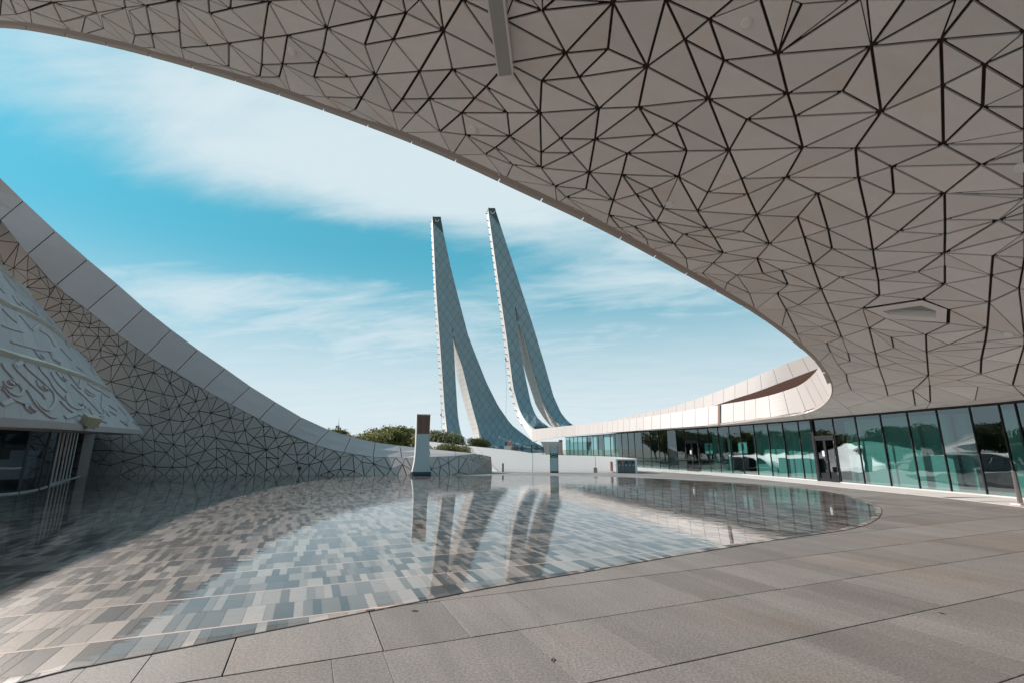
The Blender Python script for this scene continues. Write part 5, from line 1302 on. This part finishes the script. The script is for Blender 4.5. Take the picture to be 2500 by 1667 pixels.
def bins():
    root = thing('recycling_station', 'grey recycling station with five hatches at the ramp wall end', 'recycling bin')
    a, b = at_z(1504.5, 1153.6, 0), at_z(1556.5, 1154.2, 0); d = b - a; L_ = d.length
    Mx = Matrix.Translation(a) @ Matrix.Rotation(math.atan2(d.y, d.x), 4, 'Z'); Hh = at_y(1530, 1119.2, a.y).z
    hs = MB(); hs.box((0, 0, 0), (.12, .9, Hh), Mx); hs.box((L_ - .14, 0, 0), (L_, .9, Hh), Mx); hs.box((.12, 0, Hh - .09), (L_ - .14, .9, Hh), Mx); hs.box((.12, .6, 0), (L_ - .14, .9, Hh - .09), Mx)
    hs.build('housing', M['totem_edge'], root)
    w = (L_ - .26) / 5
    for k, c in enumerate(('c_green', 'c_orange', 'c_navy', 'c_blue', 'c_black')):
        x0 = .12 + k * w
        bn = MB().box((x0 + .008, .12, .03), (x0 + w - .008, .55, Hh - .11), Mx).build('bin', M['binbody'], root)
        ctr = Vector((x0 + w / 2, .117, Hh - .24)); r = w * .32
        rg = [Mx @ (ctr + Vector((math.cos(t * math.pi / 9) * r, 0, math.sin(t * math.pi / 9) * r))) for t in range(18)]
        MB().prism(rg, Mx.to_3x3() @ Vector((0, -.012, 0))).build('hatch_disc', M[c], bn)
        MB().box((x0 + w / 2 - .03, .112, Hh - .46), (x0 + w / 2 + .03, .118, Hh - .40), Mx).build('pictogram', M['signwhite'], bn)
bins()
def exit_sign():
    p = at_y(1173.5, 1114.5, 35.3); root = thing('exit_sign', 'small green exit sign on the faceted wall end', 'sign')
    MB().box((-.12, -.06, -.13), (.12, -.02, .13), Matrix.Translation(p)).build('plate', M['green'], root)
    MB().box((-.02, -.066, -.09), (.08, -.0605, .04), Matrix.Translation(p)).build('running_figure', M['signwhite'], root)
    MB().box((-.09, -.066, .06), (.09, -.0605, .085), Matrix.Translation(p)).build('print_line', M['signwhite'], root)
exit_sign()
def bollard():
    root = thing('bollard', 'steel bollard on a white foot at the right edge', 'bollard')
    b0 = at_z(2493, 1232, 0); Mx = Matrix.Translation(b0); h = .98; r = .062
    n = 20; ring = lambda rr, z, dz=0: [b0 + Vector((math.cos(2 * math.pi * k / n) * rr, math.sin(2 * math.pi * k / n) * rr, z - dz * math.cos(2 * math.pi * k / n))) for k in range(n)]
    m_ = MB(); R0, R1 = ring(r, .05), ring(r, h, .05); m_.add(R0 + R1, [(k, (k + 1) % n, n + (k + 1) % n, n + k) for k in range(n)] + [tuple(range(n, 2 * n))]); m_.build('post', M['metal'], root, smooth_shade=False)
    MB().box((-.18, -.16, .0), (.3, .16, .05), Mx).build('foot', M['kerb'], root)
bollard()

# white block with gear and two people, and the deck railing beyond the ramp wall
blk = thing('rooftop_block', 'small white block beyond the ramp wall below the minarets', 'parapet')
p = at_y(1242, 1094, 100); MB().box((-.95, 0, -3), (.95, 1.2, .55), Matrix.Translation(p)).build('block', M['white'], blk); MB().box((.5, -.1, -.6), (.95, -.01, .3), Matrix.Translation(p)).build('hatch', M['cloth2'], blk)
person('stand', at_y(1235, 1096, 101.6), R(20), 'left one of two people standing below the minarets', 'cloth'); person('stand', at_y(1247, 1096, 101.6) + Vector((0, 0, .25)), R(-30), 'right one of two people standing below the minarets', 'cloth2')
rail = thing('deck_railing', 'low glass railing on the deck below the minarets', 'railing')
for (x0, x1) in [(1252, 1263.5), (1275, 1298), (1298, 1326)]:
    a, b = at_y(x0, 1104, 80), at_y(x1, 1105, 80)
    obj('rail_pane', [a, b, b + Vector((0, 0, 1.25)), a + Vector((0, 0, 1.25))], [(0, 1, 2, 3)], M['rail_glass'], rail)
    MB().tube([a + Vector((0, 0, 1.27)), b + Vector((0, 0, 1.27))], .045, 4).build('top_rail', M['steel_dark'], rail)
    for q in (a, b): MB().box((-.05, -.05, -3), (.05, .05, 1.27), Matrix.Translation(q)).build('post', M['steel_dark'], rail)
dk = at_y(1290, 1106, 82)
tag(MB().box((-6, 0, -3), (6, 9, -.02), Matrix.Translation(dk)).build('deck', M['kerb']), 'flat terrace deck beyond the ramp wall', kind='structure')

# telecom mast far away
mast = thing('telecom_mast', 'distant lattice telecom mast rising behind the sweeping band', 'mast')
def build_mast():
    b0 = at_y(824.5, 1062, 260); H_ = 9.5; m_ = MB()
    for sx in (-.5, .5): MB().tube([b0 + Vector((sx, 0, -12)), b0 + Vector((sx * .6, 0, H_ - 4))], .14, 4).build('leg', M['bracket'], mast)
    for k in range(6): m_.tube([b0 + Vector((-.45, 0, -3 + k * 1.6)), b0 + Vector((.45, 0, -1.4 + k * 1.6))], .08, 4)
    m_.build('bracing', M['bracket'], mast)
    for sx, z0, z1 in [(-1.3, .8, 3.6), (1.2, 1.4, 4.2), (0.2, 2.2, 5.0), (-1.0, 3.8, 5.2)]: MB().box((sx - .35, -.3, z0), (sx + .35, .3, z1), Matrix.Translation(b0)).build('antenna', M['bracket'], mast)
    MB().tube([b0 + Vector((0, 0, H_ - 4.5)), b0 + Vector((0, 0, H_))], .07, 4).build('spike', M['bracket'], mast)
build_mast()

# ================================================================== TREES
def tree_mesh(seed, h, rx, leafmat, n=9000):
    rnd = random.Random(seed)
    t = MB(); trunk_h = h * .32
    limbs = []
    t.tube([(0, 0, -.2), (.05, .02, trunk_h * .5), (.02, -.04, trunk_h)], [.17, .13, .11], 8)
    for k in range(7):
        a = k * 2 * math.pi / 7 + rnd.uniform(-.3, .3); r = rx * rnd.uniform(.35, .7); z = trunk_h + (h - trunk_h) * rnd.uniform(.3, .75)
        t.tube([(0.02, -.04, trunk_h * rnd.uniform(.8, 1)), (math.cos(a) * r * .5, math.sin(a) * r * .5, (z + trunk_h) / 2), (math.cos(a) * r, math.sin(a) * r, z)], [.09, .06, .025], 5)
        limbs.append((math.cos(a) * r, math.sin(a) * r, z))
    blobs = [(x, y, z, rnd.uniform(.28, .46) * rx) for x, y, z in limbs] + [(rnd.uniform(-.5, .5) * rx, rnd.uniform(-.5, .5) * rx, trunk_h + (h - trunk_h) * rnd.uniform(.15, .85), rnd.uniform(.22, .42) * rx) for _ in range(11)]
    vs, fs = [], []
    for i in range(n):
        bx, by, bz, br = rnd.choice(blobs)
        d = Vector((rnd.gauss(0, 1), rnd.gauss(0, 1), rnd.gauss(0, 1))).normalized() * br * (rnd.random() ** .35) * rnd.choice([1, 1, 1, 1.15, 1.4])
        p = Vector((bx, by, bz)) + Vector((d.x, d.y, d.z * .8))
        if p.z < trunk_h * .45: continue
        a = Vector((rnd.gauss(0, 1), rnd.gauss(0, 1), rnd.gauss(0, .7))).normalized(); b = a.orthogonal().normalized(); L_ = rnd.uniform(.10, .22); w = L_ * .5
        k = len(vs); vs += [p - a * L_, p + b * w, p + a * L_, p - b * w]; fs.append((k, k + 1, k + 2, k + 3))
    return t, vs, fs
def build_trees():
    protos = []
    for sd, h, rx, mt in [(1, 5.4, 3.4, 'leaf'), (2, 4.6, 3.0, 'leaf'), (3, 5.0, 3.2, 'leaf2')]:
        t, vs, fs = tree_mesh(sd, h, rx, mt)
        root = thing('tree', 'x', 'tree'); t.build('trunk', M['bark'], root); obj('crown', vs, fs, M[mt], root); protos.append(root)
    spots = [(0, 958, 62, .84, 'olive bushy tree left of the sign pylon, tallest in view'), (1, 1068, 56, .80, 'olive bushy tree just right of the sign pylon'), (2, 905, 66, .62, 'small dark tree top at the far left end of the clump'),
             (1, 1106, 41.6, .48, 'low dark shrub at the right end of the tree clump'), (2, 1168, 120, .78, 'small tree between the legs of the left minaret'), (0, 1012, 68, .84, 'bushy tree directly behind the sign pylon'),
             (1, 932, 58, .88, 'olive tree second from the left end of the clump'), (0, 1046, 60, .70, 'tree half hidden by the right side of the pylon'), (2, 1090, 54, .64, 'dark tree second from the right end of the clump'),
             (1, 840, 62, .80, 'dark tree hidden low behind the sweeping band, nearest the pylon'), (2, 740, 60, .8, 'tree behind the sweeping band seen in the glass wall, second from the pylon'),
             (0, 630, 60, .82, 'tree behind the sweeping band seen in the glass wall, third from the pylon'), (2, 520, 62, .95, 'dark tree behind the sweeping band, seen only in the glass wall'), (0, 800, 84, .95, 'tree far behind the wing, seen in the far glass panes')]
    used = set()
    for k, px_, Y, sc_, lab in spots:
        x = (px_ - CX) / 1189.3 * Y; loc = (x, Y, 0)
        if k not in used: o = protos[k]; used.add(k); o.location = loc; o.scale = (sc_ * 1.25, sc_ * 1.25, sc_); o.rotation_euler = (0, 0, px_ * .01)
        else: o = copy_tree(protos[k], loc, (0, 0, px_ * .013), (sc_ * 1.3, sc_ * 1.25, sc_ * random.uniform(.95, 1.05)))
        o['label'] = lab; o['category'] = 'tree'; o['group'] = 'trees behind the wing'
build_trees()

# a few dry leaves blown onto the paving
for (a, b, rz) in [(1012, 1491, .3), (1350, 1611, 1.2), (2300, 1497, 2.2)]:
    p = at_z(a, b, 0); m_ = MB(); L_ = .035
    pts = [Vector((-L_, 0, .004)), Vector((-L_ * .3, L_ * .42, .010)), Vector((L_ * .6, L_ * .3, .007)), Vector((L_ * 1.2, 0, .005)), Vector((L_ * .5, -L_ * .36, .011)), Vector((-L_ * .4, -L_ * .38, .006))]
    c = Vector((0, 0, .003)); Mx = Matrix.Translation(p) @ Matrix.Rotation(rz, 4, 'Z')
    m_.add([Mx @ c] + [Mx @ q for q in pts], [(0, k + 1, (k + 1) % 6 + 1) for k in range(6)])
    tag(m_.build('dry_leaf', M['bark']), {1012: 'dry brown leaf on the slabs closest to the pool edge', 1350: 'dry brown leaf on the slabs at bottom centre', 2300: 'dry brown leaf on the slabs at the right'}[a], 'leaf', 'dry leaves on the paving')
